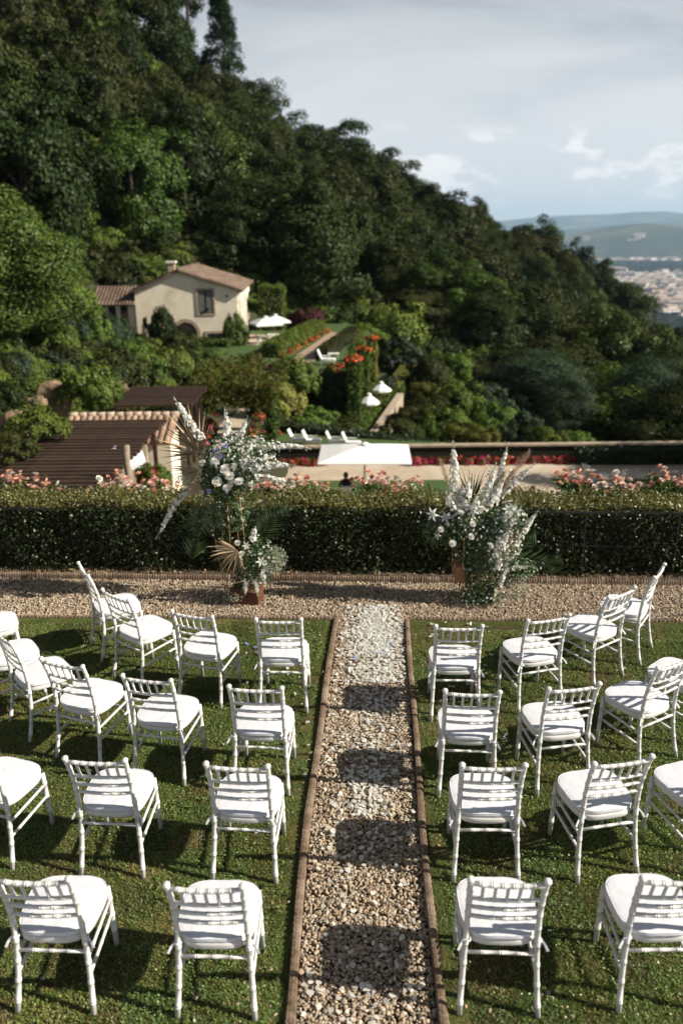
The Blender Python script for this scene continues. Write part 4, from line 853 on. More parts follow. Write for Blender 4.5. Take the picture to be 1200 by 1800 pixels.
# named shrubs (pixel, distance -> place on the slope)
def on_slope(px, py, Y): p = at(px, py, Y); return (p[0], p[1], p[2])
for kd, px, py, Y, rx, rz, lb in (
    ('yellow', 495, 728, 47.5, 1.25, 1.7, 'yellow-green variegated shrub right of the ivy pillar'), ('purple', 543, 576, 80, 1.9, 1.7, 'dark purple-leaved shrub above the brick walk'),
    ('dark', 288, 606, 67, 1.15, 2.6, 'dark pointed shrub left of the arched door'), ('fresh', 414, 604, 67.5, 0.95, 2.2, 'leafy climber shrub at the right corner of the house'),
    ('dark', 225, 478, 86, 2.6, 3.2, 'dark shrub on the slope just left of the house roof'), ('fresh', 275, 462, 88, 2.4, 3.0, 'green shrub on the slope behind the chimney'), ('olive', 195, 500, 80, 2.2, 2.6, 'olive shrub on the slope above the small side roof'),
    ('fresh', 165, 712, 33, 1.15, 1.4, 'bright green round shrub above the tiled roof'), ('fresh', 65, 768, 25.5, 0.85, 0.85, 'bright green mound beside the pergola rocks'), ('olive', 20, 800, 23, 0.8, 0.6, 'mossy green mound at the left frame edge'),
    ('fresh', 545, 765, 47, 1.5, 1.4, 'rounded green shrub left of the tall hedge wall foot'), ('olive', 590, 768, 48.5, 1.5, 0.95, 'low wide olive shrub under the tall hedge wall'), ('fresh', 520, 690, 52, 1.6, 2.0, 'green shrub bank left of the tall hedge wall'),
    ('rust', 545, 742, 48, 1.0, 0.6, 'rusty ground shrub by the pink flowers'), ('dark', 480, 748, 46.5, 0.9, 0.8, 'dark shrub at the end of the diagonal hedge'),
    ('olive', 700, 770, 50, 1.5, 1.0, 'rounded clipped shrub at the foot of the stone wall'), ('olive', 728, 752, 53, 1.7, 1.2, 'rounded clipped shrub, second up from the stone wall foot'), ('olive', 752, 730, 57, 1.3, 1.2, 'rounded shrub in the middle of the right slope'),
    ('fresh', 782, 760, 52, 1.4, 1.5, 'leafy green shrub right of the clipped mounds'), ('rust', 812, 778, 50, 1.5, 1.2, 'olive and rust shrub near the wall end'), ('rust', 845, 790, 48, 1.2, 1.1, 'brownish feathery shrub over the coping'),
    ('fresh', 800, 720, 60, 1.8, 2.0, 'tall green shrub mid slope at the right'), ('rust', 742, 700, 64, 1.2, 1.2, 'reddish-green bank shrub right of the pale hedge strip'), ('olive', 752, 680, 70, 1.8, 2.2, 'rounded olive shrub high on the right bank'), ('fresh', 790, 668, 72, 1.7, 2.2, 'green shrub high on the right bank'), ('bluegreen', 700, 640, 80, 2.0, 2.2, 'grey-green shrub above the pale hedge strip'),
    ('fresh', 690, 600, 84, 3.2, 3.4, 'large rounded green shrub behind the hedge pillars'), ('olive', 650, 575, 88, 2.2, 2.0, 'shrub beyond the end of the brick walk'), ('fresh', 640, 600, 78, 1.7, 1.4, 'shrub right of the top of the brick walk'), ('dark', 765, 612, 90, 2.4, 2.2, 'dark shrub mass by the slender trunks'),
    ('fresh', 690, 632, 84, 1.6, 1.6, 'vine-hung green shrub over the white chairs'), ('bluegreen', 910, 780, 52, 1.5, 1.8, 'bluish leafy shrub behind the coping'), ('fresh', 960, 786, 50, 1.3, 1.1, 'bright shrub peeping over the coping, left'), ('fresh', 1010, 788, 52, 1.3, 1.0, 'bright shrub peeping over the coping, right'),
    ('fresh', 870, 770, 56, 1.8, 2.2, 'leafy shrub beyond the wall, right of the mounds'), ('bluegreen', 840, 740, 62, 2.2, 2.8, 'grey-green shrub at the forest foot')):
    bush(kd, on_slope(px, py, Y), rx, rz, lb)
# bank shrubs of the left slope
def march(px, py):
    d = ray(px, py); ts = np.linspace(14, 130, 400)/d[1]; P = CAM+d*ts[:, None]; hit = np.where(P[:, 2] < height(P[:, 0], P[:, 1]))[0]
    return P[hit[0]] if len(hit) else None
spots = []
for px, py in [(x+random.uniform(-14, 14), y+random.uniform(-10, 10)) for y in range(545, 735, 24) for x in range(-10, 345, 36)]:
    if px > 175 and py > 672: continue
    if px > 230 and py < 610: continue
    if px > 95 and py > 712: continue
    if px > 215 and py < 640: continue
    if px > 140 and py < 590: continue
    p = march(px, py+10)
    if p is not None: spots.append((px, py, p))
spots.sort(key=lambda s: (round(s[1]/48), s[0]))
rowc = defaultdict(int)
for px, py, p in spots:
    r = round(py/48); i = rowc[r]; rowc[r] += 1; kd = random.choice(['fresh', 'fresh', 'dark', 'olive', 'bluegreen', 'fresh'])
    s = p[1]/45.0
    bush(kd, (p[0], p[1]-0.3, p[2]-0.25), random.uniform(0.9, 1.5)*s, random.uniform(1.0, 1.9)*s, '%s shrub, left bank, %s row down, %s from left' % ({'fresh': 'bright green', 'dark': 'dark green', 'olive': 'olive', 'bluegreen': 'grey-green'}[kd], ORD[max(0, r-11)], ordw(i)), 'shrubs on the left bank')
# shrubs filling the right bank
spots = []
for px, py in [(x+random.uniform(-12, 12), y+random.uniform(-8, 8)) for y in range(596, 790, 22) for x in range(664, 900, 30)]:
    if px < 748 and py > 622 or px > 745+(py-600)*0.75: continue
    p = march(px, py+6)
    if p is not None and p[1] < 95: spots.append((px, py, p))
spots.sort(key=lambda s: (round(s[1]/44), s[0])); rowc = defaultdict(int)
for px, py, p in spots:
    r = round(py/44); i = rowc[r]; rowc[r] += 1; kd = random.choice(['fresh', 'fresh', 'olive', 'rust', 'bluegreen', 'dark']); s = p[1]/62.0
    bush(kd, (p[0], p[1], p[2]-0.2), random.uniform(0.9, 1.5)*s, random.uniform(0.9, 1.6)*s, '%s shrub, right bank, %s row down, %s from left' % ({'fresh': 'bright green', 'dark': 'dark green', 'olive': 'olive', 'bluegreen': 'grey-green', 'rust': 'rust-tinged'}[kd], ORD[max(0, r-13)], ordw(i)), 'shrubs on the right bank')
# undergrowth that covers the slopes under the trees
n = 5400; x = rng.uniform(-46, 60, n); y = 34+rng.random(n)**1.4*110
ok = np.array([not inside(a, b, [(-4.5, 20), (-8, 20), (-10.5, 28), (-11, 44), (-8.5, 55), (-17.2, 66), (-17, 75), (-8.4, 84.5), (2, 86), (8, 83), (11, 72), (13, 60), (13, 50), (10, 45), (60, 43), (60, 10)]) for a, b in zip(x, y)]); x, y = x[ok], y[ok]; z = height(x, y)
q = proj(np.c_[x, y, z]); ok = (q[:, 0] > -80) & (q[:, 0] < 1280) & (q[:, 1] > -60); x, y, z = x[ok], y[ok], z[ok]; n = len(x)
sc3 = rng.uniform(0.9, 1.9, n)*np.clip(y/60, 0.7, 1.6); lowz = (x > 0) & (x < 16) & (y < 82); sc3[lowz] = rng.uniform(0.5, 0.95, lowz.sum()); low2 = (x > -22) & (x < -11) & (y > 52) & (y < 75); sc3[low2] = rng.uniform(0.4, 0.75, low2.sum())
o = scatter('undergrowth', BU['dark']+BU['fresh']+BU['olive'], np.c_[x, y, z-0.3], np.c_[np.zeros((n, 2)), rng.uniform(0, 6.28, n)], np.c_[sc3, sc3, sc3*0.9], np.where(lowz, rng.integers(2, 6, n), rng.integers(0, 6, n)))
setp(o, 'dense green undergrowth between shrubs and trees on the slopes', 'undergrowth')
# rocks
def rock(p, s, label):
    import bmesh
    g = np.random.default_rng(int(abs(p[0]*97))); bm = bmesh.new(); bmesh.ops.create_icosphere(bm, subdivisions=3, radius=1.0); k = g.normal(size=(6, 3))*1.6
    for v in bm.verts:
        q = np.array(v.co); f = 1+0.34*sum(math.sin(float(q@k[i])+i)/(1+0.4*i) for i in range(6))/1.5; f += 0.16*math.floor(math.sin(float(q@k[0])*2.2)*2)/2+0.10*math.floor(math.sin(float(q@k[1])*3)*2)/2
        v.co = q*f*np.array(s)
    me = bpy.data.meshes.new('rock'); bm.to_mesh(me); bm.free(); me.materials.append(M['rock']); o = link('boulder', me, None, p); setp(o, label, 'rock', 'boulders on the bank')
for px, py, Y, s, lb in ((12, 742, 26.5, (0.75, 0.6, 0.62), 'big rounded tan boulder at the left frame edge'), (40, 770, 25.5, (0.28, 0.25, 0.35), 'small boulder leaning below the big tan one'), (95, 690, 33, (0.8, 0.6, 0.9), 'tan rock outcrop above the pergola'), (60, 700, 31, (0.6, 0.5, 0.55), 'rock beside the outcrop, nearer the frame edge'), (213, 682, 40, (0.5, 0.5, 0.7), 'rock face left of the small far pergola'), (516, 722, 47.5, (0.55, 0.5, 0.6), 'pale rock below the yellow-green shrub'), (370, 455, 86, (1.3, 1, 1.5), 'pale cliff rock showing behind the house roof'), (160, 600, 52, (0.7, 0.6, 0.6), 'pale rock among the left bank shrubs')):
    rock(at(px, py, Y)-np.array([0, 0, 0.25]), np.array(s)*0.82, lb)

# ------------------------------------------------------------------ the house
hs = empty('tiled_house', (-12.75, 70, -4.85), 'cream plastered house with terracotta roof and arched door', 'house', rz=R(2))
def poly_face(mb, pts, mi=0): mb.add(pts, [tuple(range(len(pts)))], mi)
XL, XR, XA, ZE, ZEL, ZA, DEP = -4.2, 4.25, -0.45, 4.55, 4.5, 5.95, 13.0
mb = MB(); fr = [(XL, 0), (XR, 0), (XR, ZE), (XA, ZA), (XL, ZEL)]
def ring(y): return [(x, y, z) for x, z in fr]
mb.add(ring(0)+ring(DEP), [(4, 3, 2, 1, 0)[::-1], (5, 6, 7, 8, 9)[::-1], (1, 6, 7, 2), (0, 4, 9, 5), (2, 7, 8, 3), (3, 8, 9, 4)]); mb.build('wall', M['wall'], hs)
def tiles(mb, o, u, v, nrm, nu, nv, wt, lt, r):
    """Barrel tiles: half tubes running along v, in courses, stepped."""
    for i in range(nu):
        for j in range(nv):
            b = np.array(o)+np.array(u)*(i+0.5)*wt+np.array(v)*j*lt+np.array(nrm)*rng.normal(0, 0.006); e = b+np.array(v)*lt*1.12
            V = []
            for p, rr, lift in ((b, r*0.85, 0.03), (e, r, 0.0)):
                for a in np.linspace(0, math.pi, 6): V.append(p+np.array(u)*math.cos(a)*rr+np.array(nrm)*(math.sin(a)*rr*0.8+lift))
            mb.add(V, [(k, k+1, k+7, k+6) for k in range(5)]+[tuple(range(6, 12))])
for nm, xe, ze, sgn in (('roof_slope', XR+0.55, ZE-0.12, 1), ('roof_slope', XL-0.35, ZEL-0.08, -1)):
    a = np.array([XA, -0.35, ZA+0.12]); b = np.array([xe, -0.35, ze]); v = b-a; Ln = np.linalg.norm(v); v /= Ln; u = np.array([0, 1.0, 0]); nrm = np.cross(u, v)*(1 if sgn > 0 else -1); nrm = nrm if nrm[2] > 0 else -nrm
    mb = MB(); W = DEP+0.7; V = []
    for s_, t_ in ((0, 0), (Ln, 0), (Ln, W), (0, W)): V.append(a+v*s_+u*t_)
    V += [p-nrm*0.13 for p in V]; mb.add(V, [(0, 1, 2, 3), (7, 6, 5, 4), (0, 4, 5, 1), (1, 5, 6, 2), (2, 6, 7, 3), (3, 7, 4, 0)])
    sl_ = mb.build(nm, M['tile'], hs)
    mb = MB(); tiles(mb, a, u, v, nrm, int(W/0.27), int(Ln/0.42), 0.27, 0.42, 0.125); o = mb.build('tile_courses', M['tile'], sl_, True); o['kind'] = 'stuff'
    for k in range(14):
        m2 = MB(); p = a+v*Ln*0.985+u*(0.4+k*0.98); m2.bar(p-nrm*0.20, p-nrm*0.20-v*0.6, 0.09, 0.1); m2.build('rafter', M['dark'], sl_) if sgn > 0 else None
mb = MB(); mb.tube([(XA, -0.4+i*0.5, ZA+0.17+0.01*(i % 2)) for i in range(28)], [0.15+0.02*(i % 2) for i in range(28)], 8); mb.build('ridge_tiles', M['tile'], hs, True)
def opening(x, z0, w_, h_, arch, frame=0.16, pane=True, y=0.0):
    n_ = empty  # the recess is a dark panel sunk behind a stone surround
    out = [(x-w_/2, z0), (x+w_/2, z0)]
    if arch: out += [(x+w_/2*math.cos(a), z0+h_-w_/2+w_/2*math.sin(a)) for a in np.linspace(0, math.pi, 13)]
    else: out += [(x+w_/2, z0+h_), (x-w_/2, z0+h_)]
    cx, cz_ = x, z0+h_/2
    big_ = [(cx+(px-cx)*(1+2*frame/w_), max(z0-(0 if arch else frame), cz_+(pz-cz_)*(1+2*frame/h_))) for px, pz in out]
    n = len(out); mb = MB(); V = [(a, -0.06, b) for a, b in out]+[(a, -0.06, b) for a, b in big_]+[(a, 0.02, b) for a, b in big_]+[(a, 0.02, b) for a, b in out]
    mb.add(V, [((i+1) % n, i, n+i, n+(i+1) % n) for i in range(n)]+[(n+(i+1) % n, n+i, 2*n+i, 2*n+(i+1) % n) for i in range(n)]+[(i, (i+1) % n, 3*n+(i+1) % n, 3*n+i) for i in range(n)])
    f_ = mb.build('door_surround' if arch else 'window_frame', M['stone'], hs)
    mb = MB(); mb.add([(a, -0.012, b) for a, b in out], [tuple(range(n))]); mb.build('door_leaf' if arch else 'pane', M['dark'] if arch else M['glass'], f_)
    return f_
f_ = opening(1.62, 2.55, 1.25, 1.9, False)
mb = MB(); mb.box((1.62, -0.03, 3.5), (0.06, 0.03, 1.9)); mb.build('mullion', M['dark'], f_)
mb = MB(); mb.box((1.3, -0.02, 3.5), (0.5, 0.012, 1.8)); mb.build('curtain', M['curtain'], f_); mb = MB(); mb.box((1.94, -0.02, 3.5), (0.5, 0.012, 1.8)); mb.build('curtain', M['curtain'], f_)
opening(-0.15, 0.1, 1.85, 1.75, True, 0.3); opening(2.35, 0.1, 1.5, 0.8, False, 0.2); opening(-3.2, 1.2, 0.55, 0.55, False, 0.1)
mb = MB(); mb.tube([(3.45, 0, 3.95), (3.45, -0.45, 4.05)], 0.025, 6); mb.box((3.45, -0.5, 3.98), (0.16, 0.16, 0.22)); mb.build('wall_lamp', M['iron'], hs)
for k, y in enumerate((2.0, 4.9, 7.8)):
    out = [(y-0.7, 0.9), (y+0.7, 0.9)]+[(y+0.7*math.cos(a), 2.6+0.7*math.sin(a)) for a in np.linspace(0, math.pi, 11)]
    mb = MB(); mb.add([(XR+0.012, a, b) for a, b in out], [tuple(range(len(out)))]); mb.build('arcade_opening', M['dark'], hs)
    mb = MB(); mb.box((XR+0.14, y-1.45, 2.0), (0.28, 0.5, 4.2)); mb.build('pilaster', M['whitewall'], hs)
mb = MB(); mb.box((XR+0.06, DEP/2, 3.95), (0.12, DEP*0.98, 0.9)); mb.build('side_band', M['whitewall'], hs)
c_ = MB(); c_.box((-1.7, 4.5, 5.75), (0.6, 0.6, 1.5)); ch_ = c_.build('chimney', M['brick'], hs); c_ = MB(); c_.box((-1.7, 4.5, 6.58), (0.85, 0.8, 0.16)); c_.build('chimney_cap', M['whitewall'], ch_)
mb = MB(); mb.box((-5.85, 2.2, 1.6), (3.3, 4.0, 4.0)); mb.build('wing_wall', M['wall'], hs)
a = np.array([-7.9, -0.25, 3.42]); u = np.array([1.0, 0, 0]); v = np.array([0, 1.0, 0.42]); Lv = np.linalg.norm(v); v = v/Lv; nrm = np.array([0, -v[2], v[1]])
mb = MB(); V = [a, a+u*3.7, a+u*3.7+v*3.2, a+v*3.2]; V += [p-nrm*0.14 for p in V]; mb.add(V, [(0, 1, 2, 3), (7, 6, 5, 4), (0, 4, 5, 1), (1, 5, 6, 2), (2, 6, 7, 3), (3, 7, 4, 0)]); wr_ = mb.build('wing_roof', M['tile'], hs)
mb = MB(); tiles(mb, a+v*3.2, u, -v, nrm, 13, 8, 0.285, 0.41, 0.13); o = mb.build('tile_courses', M['tile'], wr_, True); o['kind'] = 'stuff'
for k, x in enumerate((-7.1, -6.2, -5.2)):
    mb = MB(); mb.box((x, 0.19, 2.6), (0.62, 0.04, 1.3)); mb.build('wing_opening', M['dark'], hs)

# ------------------------------------------------------------------ pergolas, tiled shed, arbour
def pergola(name, x0, x1, y0, y1, z, zg, n, label, wslat=0.20):
    t = empty(name, (x0, y0, zg), label, 'pergola'); hz = z-zg; W, Dp = x1-x0, y1-y0
    sm = MB(); sm.bar((0, 0, hz), (W, 0, hz), wslat, 0.11); me = sm.mesh('slat', M['slat'])
    for i in range(n): link('slat', me, t, (0.02*rng.normal(), Dp*i/(n-1), 0.006*rng.normal()))
    for x in (0.35, W-0.4):
        mb = MB(); mb.bar((x, -0.1, hz-0.14), (x, Dp+0.1, hz-0.14), 0.12, 0.16); mb.build('beam', M['slat'], t)
        for y in np.linspace(0.2, Dp-0.2, 4):
            mb = MB(); mb.bar((x, y, -0.2), (x, y, hz-0.22), 0.13, 0.13, upv=(0, 1, 0)); mb.build('post', M['slat'], t)
    return t
pergola('slatted_pergola', -9.95, -6.15, 20.0, 28.2, -2.3, -5.7, 23, 'large dark slatted pergola roof below the hedge at the left')
pergola('slatted_pergola', -10.4, -6.6, 36.2, 40.6, -3.3, -6.2, 12, 'smaller dark slatted pergola behind the tiled roof', 0.2)
flat('pergola_floor', [(-10.5, 17, -5.68), (-3.8, 17, -5.68), (-3.8, 31, -5.68), (-10.5, 31, -5.68)], M['path'])
sh = empty('tiled_shed', (-8.1, 29, -5.85), 'low shed with sunlit terracotta tile roof behind the pergola', 'shed')
mb = MB(); mb.box((0, 1.2, 1.3), (3.6, 1.6, 2.6)); mb.build('wall', M['wall'], sh)
a = np.array([-2.15, 1.35, 3.28]); u = np.array([1.0, 0, 0]); v = np.array([0, -0.93, -0.36]); v /= np.linalg.norm(v); nrm = np.array([0, v[2], -v[1]]); nrm = nrm if nrm[2] > 0 else -nrm
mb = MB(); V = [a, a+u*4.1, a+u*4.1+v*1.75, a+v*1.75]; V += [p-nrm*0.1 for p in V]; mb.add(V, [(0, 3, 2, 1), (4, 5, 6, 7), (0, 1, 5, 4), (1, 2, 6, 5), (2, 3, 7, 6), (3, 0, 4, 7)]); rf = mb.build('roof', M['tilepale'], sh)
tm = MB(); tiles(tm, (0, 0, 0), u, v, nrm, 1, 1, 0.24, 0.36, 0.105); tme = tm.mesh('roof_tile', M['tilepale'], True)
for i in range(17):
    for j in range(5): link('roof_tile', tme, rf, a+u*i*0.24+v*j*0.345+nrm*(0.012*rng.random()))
rt = MB(); rt.tube([(0, 0, 0), (0.18, 0, 0), (0.36, 0, 0)], [0.105, 0.11, 0.12], 9); rme = rt.mesh('ridge_tile', M['ridgetile'], True)
for i in range(12): link('ridge_tile', rme, rf, a+u*i*0.345+np.array([0, 0.03, 0.06+0.01*rng.random()]))
# arbour hung with vine
ab = empty('vine_arbour', at(412, 770, 42.5)*[1, 1, 0]+[0, 0, -6.3], 'arbour roofed with reddish-green vine over the gravel walk', 'arbour'); A0 = np.array(ab.location)
Q = []; 
for k in range(150):
    c0 = np.array([rng.uniform(-2.3, 2.3), rng.uniform(-0.6, 7.5), 2.75+rng.uniform(-0.35, 0.45)]); 
    if rng.random() < 0.22: c0 = np.array([rng.uniform(-2.5, 2.4), -0.7, rng.uniform(1.9, 2.8)])
    d = unit(rng.normal(size=(90, 3))); Q.append(c0+d*rng.uniform(0.2, 0.45, (90, 1)))
Q = np.concatenate(Q); o = link('vine_foliage', qmesh('vine_foliage', leaves(Q, np.tile([0, -0.3, 1.], (len(Q), 1)), 0.15, 0.7, 0.9), M['vine']), ab); o['kind'] = 'stuff'
for x, y in ((1.05, 0), (1.95, 1.2), (1.1, 4.5), (-2.0, 0.2), (-2.0, 4.5)):
    mb = MB(); mb.tube([(x, y, -0.5), (x, y, 1.4), (x, y, 2.8)], 0.17, 8); pl = mb.build('pillar', M['bark'], ab)
    n = 1300; th = rng.uniform(0, 6.28, n); zz = rng.uniform(-0.3, 2.7, n); rr = rng.uniform(0.2, 0.42, n); P = np.stack([x+rr*np.cos(th), y+rr*np.sin(th), zz], 1)
    o = link('ivy', qmesh('ivy', leaves(P, np.stack([np.cos(th), np.sin(th), 0*th+0.2], 1), 0.14, 0.75, 0.5), M['fresh']), pl); o['kind'] = 'stuff'
for y in (0, 2.2, 4.5, 6.8):
    mb = MB(); mb.bar((-2.4, y, 2.72), (2.3, y, 2.72), 0.14, 0.16); mb.build('cross_beam', M['slat'], ab)
zz = -6.25
flat('garden_walk', [gd(px, py, zz) for px, py in ((372, 800), (446, 800), (442, 676), (404, 676))], M['path'])
for i in range(9):
    t_ = i/8; p = gd(352+t_*46, 782-t_*92, zz); clump('red', p, 0.33+0.1*rng.random(), 'red flower clump along the gravel walk, %s from the near end' % ORD[i], 'red flowers along the gravel walk', 0.5)
for i, (px, py) in enumerate(((443, 758), (450, 748), (440, 768), (455, 735))):
    clump('orange', at(px, py, 41.6), 0.36, 'orange flower clump at the ivy pillar foot, %s from below' % ORD[[1, 2, 0, 3][i]], 'orange flowers at the pillar', 0.45)
for i, px in enumerate((466, 474, 482, 488)):
    clump('red', at(px, 766, 45.0)*[1, 1, 0]+[0, 0, ZL], 0.28, 'crimson-pink flower clump at the lawn corner, %s from the left' % ORD[i], 'flowers at the lawn corner', 0.32)
# things by the big pergola
mb = MB(); p = at(228, 850, 21.0); mb.tube([(0, 0, -3), (0.02, 0, 0), (-0.03, 0.02, 0.5), (0.01, 0, float(at(228, 783, 21.0)[2]-p[2]))], [0.11, 0.10, 0.09, 0.085], 9)
setp(mb.build('timber_post', M['timber'], None, True, p), 'weathered round timber post right of the dark pergola', 'post')
for i, (px, yb) in enumerate(((235, 800), (243, 806), (251, 790))):
    p, q = at(px-3, yb, 26.5+0.4*i), at(px+4, yb-40, 26.5+0.4*i); mb = MB(); mb.box((0, 0, (q[2]-p[2])/2-0.5), (q[0]-p[0], 0.06, q[2]-p[2]+1.0))
    setp(mb.build('cream_board', M['cream_board'], None, False, (p+q)/2*[1, 1, 0]+[0, 0, p[2]]), 'upright cream board under the pergola edge, %s from the post' % ORD[i], 'board', 'cream boards')
for i, (px, py, Y) in enumerate(((262, 848, 21.5), (283, 852, 22.5))):
    p = at(px, py, Y); t = empty('potted_geranium', p, 'potted red geranium right of the timber post, %s from it' % ORD[i], 'potted plant', 'pots by the pergola')
    mb = MB(); mb.tube([(0, 0, -0.35), (0, 0, -0.1), (0, 0, 0.0), (0, 0, 0.01)], [0.14, 0.19, 0.21, 0.18], 12); mb.build('pot', M['tilepale'], t, True)
    o = link('leaves', BU['fresh'][i], t, (0, 0, 0), 0, (0.32, 0.32, 0.5)); o = link('flowers', FC['red'][i], t, (0, 0, 0.12), 0, (0.28, 0.28, 0.42))

# ------------------------------------------------------------------ parasols and lawn furniture
def parasol(loc, w_, d_, hgt, rise, label, square=True, rz=0.0, valance=0.14):
    t = empty('white_parasol', loc, label, 'parasol', 'white parasols in the garden', rz)
    mb = MB(); n = 4 if square else 8; V = [(0, 0, hgt+rise)]; Fc = []
    ang = [math.pi/4+i*math.pi/2 for i in range(4)] if square else [i*math.pi/4+0.2 for i in range(8)]
    for a in ang:
        x, y = (math.copysign(w_/2, math.cos(a)), math.copysign(d_/2, math.sin(a))) if square else (w_/2*math.cos(a), d_/2*math.sin(a))
        V += [(x, y, hgt), (x*1.0, y*1.0, hgt-valance), (x*0.5, y*0.5, hgt+rise*0.56)]
    for i in range(n):
        b, c_ = 1+3*i, 1+3*((i+1) % n); Fc += [(0, b+2, c_+2), (b+2, b, c_, c_+2), (b, b+1, c_+1, c_)]
    mb.add(V, Fc); mb.build('canopy', M['canvas'], t)
    mb = MB(); mb.tube([(0, 0, 0), (0, 0, hgt+rise+0.08)], 0.035, 8); mb.build('pole', M['pole'], t, True)
    for i, a in enumerate(ang):
        x, y = V[1+3*i][0], V[1+3*i][1]; mb = MB(); mb.bar((0, 0, hgt+rise-0.06), (x*0.98, y*0.98, hgt-0.04), 0.03, 0.03); mb.build('rib', M['pole'], t)
    mb = MB(); mb.tube([(0, 0, 0), (0, 0, 0.06), (0, 0, 0.1)], [0.32, 0.3, 0.06], 14); mb.build('base', M['stone'], t, True)
    mb = MB(); mb.tube([(0, 0, hgt+rise-0.02), (0, 0, hgt+rise+0.05), (0, 0, hgt+rise+0.09)], [0.22, 0.14, 0.02], 10); mb.build('vent_cap', M['canvas'], t, True)
    return t
pc_ = (gd(559, 816, -5.0)+gd(728, 813, -5.0)+gd(715, 781, -5.0)+gd(561, 783, -5.0))/4
parasol((pc_[0], pc_[1], ZG), 3.85, 3.2, 2.5, 0.42, 'large square white parasol in the middle of the lower terrace', True, R(-2), 0.05)
for px, py, w_, Y, lb in ((669, 684, 1.6, 61, 'farther of the two small white parasols by the stone wall'), (648, 706, 1.48, 54.5, 'nearer of the two small white parasols by the stone wall'), (467, 568, 2.25, 68, 'white parasol on the house terrace, nearer of a pair'), (484, 564, 2.1, 72, 'white parasol on the house terrace, half hidden behind another')):
    p = at(px, py, Y); h_ = p[2]-(ZU if py < 600 else -9.3); parasol((p[0], p[1], p[2]-h_), w_, w_, h_, 0.5, lb, py < 600, 0.4)
p = at(205, 808, 24.5); parasol((p[0], p[1], -5.65), 1.7, 1.7, p[2]+5.65, 0.35, 'white parasol showing under the edge of the dark pergola', True, 0.3)
def lounge_chair(loc, rz, label, s=1.0, back=1.0, group='white garden seats'):
    t = empty('lounge_chair', loc, label, 'lounge chair', group, rz); t.scale = (s, s, s)
    mb = MB(); mb.box((0.1, 0, 0.30), (0.95, 0.62, 0.06)); mb.build('seat_frame', M['paint'], t)
    mb = MB(); mb.box((0.12, 0, 0.37), (0.88, 0.56, 0.08)); mb.build('cushion', M['canvas'], t)
    mb = MB(); mb.bar((-0.32, 0, 0.32), (-0.32-0.30*back, 0, 0.98), 0.60, 0.07, upv=(1, 0, 0.4)); mb.build('backrest', M['paint'], t)
    for x in (-0.32, 0.5):
        for y in (-0.27, 0.27): mb = MB(); mb.bar((x, y, 0), (x, y, 0.28), 0.05, 0.05, upv=(0, 1, 0)); mb.build('leg', M['paint'], t)
    for y in (-0.31, 0.31): mb = MB(); mb.bar((-0.42, y, 0.55), (0.3, y, 0.55), 0.05, 0.04); mb.build('armrest', M['paint'], t)
    return t
for i, (px, py) in enumerate(((523, 783), (548, 785), (590, 787), (618, 789))):
    p = gd(px, py, ZL); lounge_chair((p[0], p[1]+0.3, ZL), R(-8), 'white lawn chair before the diagonal hedge, %s from the left' % ORD[i], 0.82)
p = gd(574, 641, ZU); lounge_chair(p, R(-5), 'lone white lounger on the upper lawn by the brick walk', 1.05, 0.9)
p = gd(460, 603, ZU); lounge_chair((p[0], p[1], ZU), R(10), 'white chair under the house-terrace parasol', 1.0)
p = at(692, 668, 73); lounge_chair((p[0], p[1], p[2]-0.7), R(160), 'white chair on the upper right terrace', 1.0)
def small_table(loc, label, s=1.0, ht=0.5):
    t = empty('side_table', loc, label, 'table', 'white garden tables'); mb = MB(); mb.box((0, 0, ht), (0.8*s, 0.55*s, 0.05)); mb.build('table_top', M['paint'], t)
    for x in (-0.33, 0.33):
        for y in (-0.22, 0.22): mb = MB(); mb.bar((x*s, y*s, 0), (x*s, y*s, ht-0.025), 0.04, 0.04, upv=(0, 1, 0)); mb.build('leg', M['paint'], t)
small_table(gd(480, 603, ZU), 'white table under the house-terrace parasol', 1.2, 0.7); small_table(gd(586, 634, ZU), 'white side table behind the lone lounger'); 
p = at(703, 680, 70); small_table((p[0], p[1], p[2]-0.5), 'white side table on the upper right terrace'); p = at(700, 634, 79); small_table((p[0], p[1], p[2]-0.6), 'long white table under the leafy right terrace', 1.7)
for i, (px, py, a_) in enumerate(((1045, 850, 20), (1068, 866, 170))):
    p = gd(px, py, ZG); lounge_chair((p[0], p[1], ZG), R(a_), ('white lounger on the shaded lower lawn, farther of two', 'white lounger on the shaded lower lawn, nearer of two')[i], 1.0)
p = gd(612, 880, ZG); lounge_chair((p[0]-0.1, p[1]-0.3, ZG), R(95), 'white chair with a dark-clothed person on the lower lawn', 0.95)
PERSON = p

# slender bare trunks in front of the wood
for i, (px, py, Y, h_) in enumerate(((738, 600, 91, 6.4), (750, 588, 93, 5.4), (790, 580, 95, 5.6))):
    p = at(px, py, Y); t = empty('slender_tree', p, 'slender bare-trunked tree at the edge of the wood, %s from the left' % ORD[i], 'tree', 'bare trunks'); mb = MB()
    mb.tube([(0, 0, -1.5), (0.05, 0, 1), (-0.08, 0, h_*0.5), (0.1, 0, h_*0.8), (0.25, 0, h_)], [0.2, 0.17, 0.15, 0.12, 0.06], 8); mb.tube([(-0.05, 0, h_*0.45), (0.4, 0.1, h_*0.8), (0.6, 0, h_*1.05)], [0.10, 0.07, 0.04], 6); mb.build('trunk', M['bark'], t, True)
    link('crown', CR['fresh'][i % 2], t, (0.2, 0, h_*0.85), 0, (1.9, 1.9, 1.2))
tree('nearoak', 23.0, 36.5, -7.6, 4.2, 8.2, 'tall tree beyond the right edge whose shade falls on the lower gravel', None)

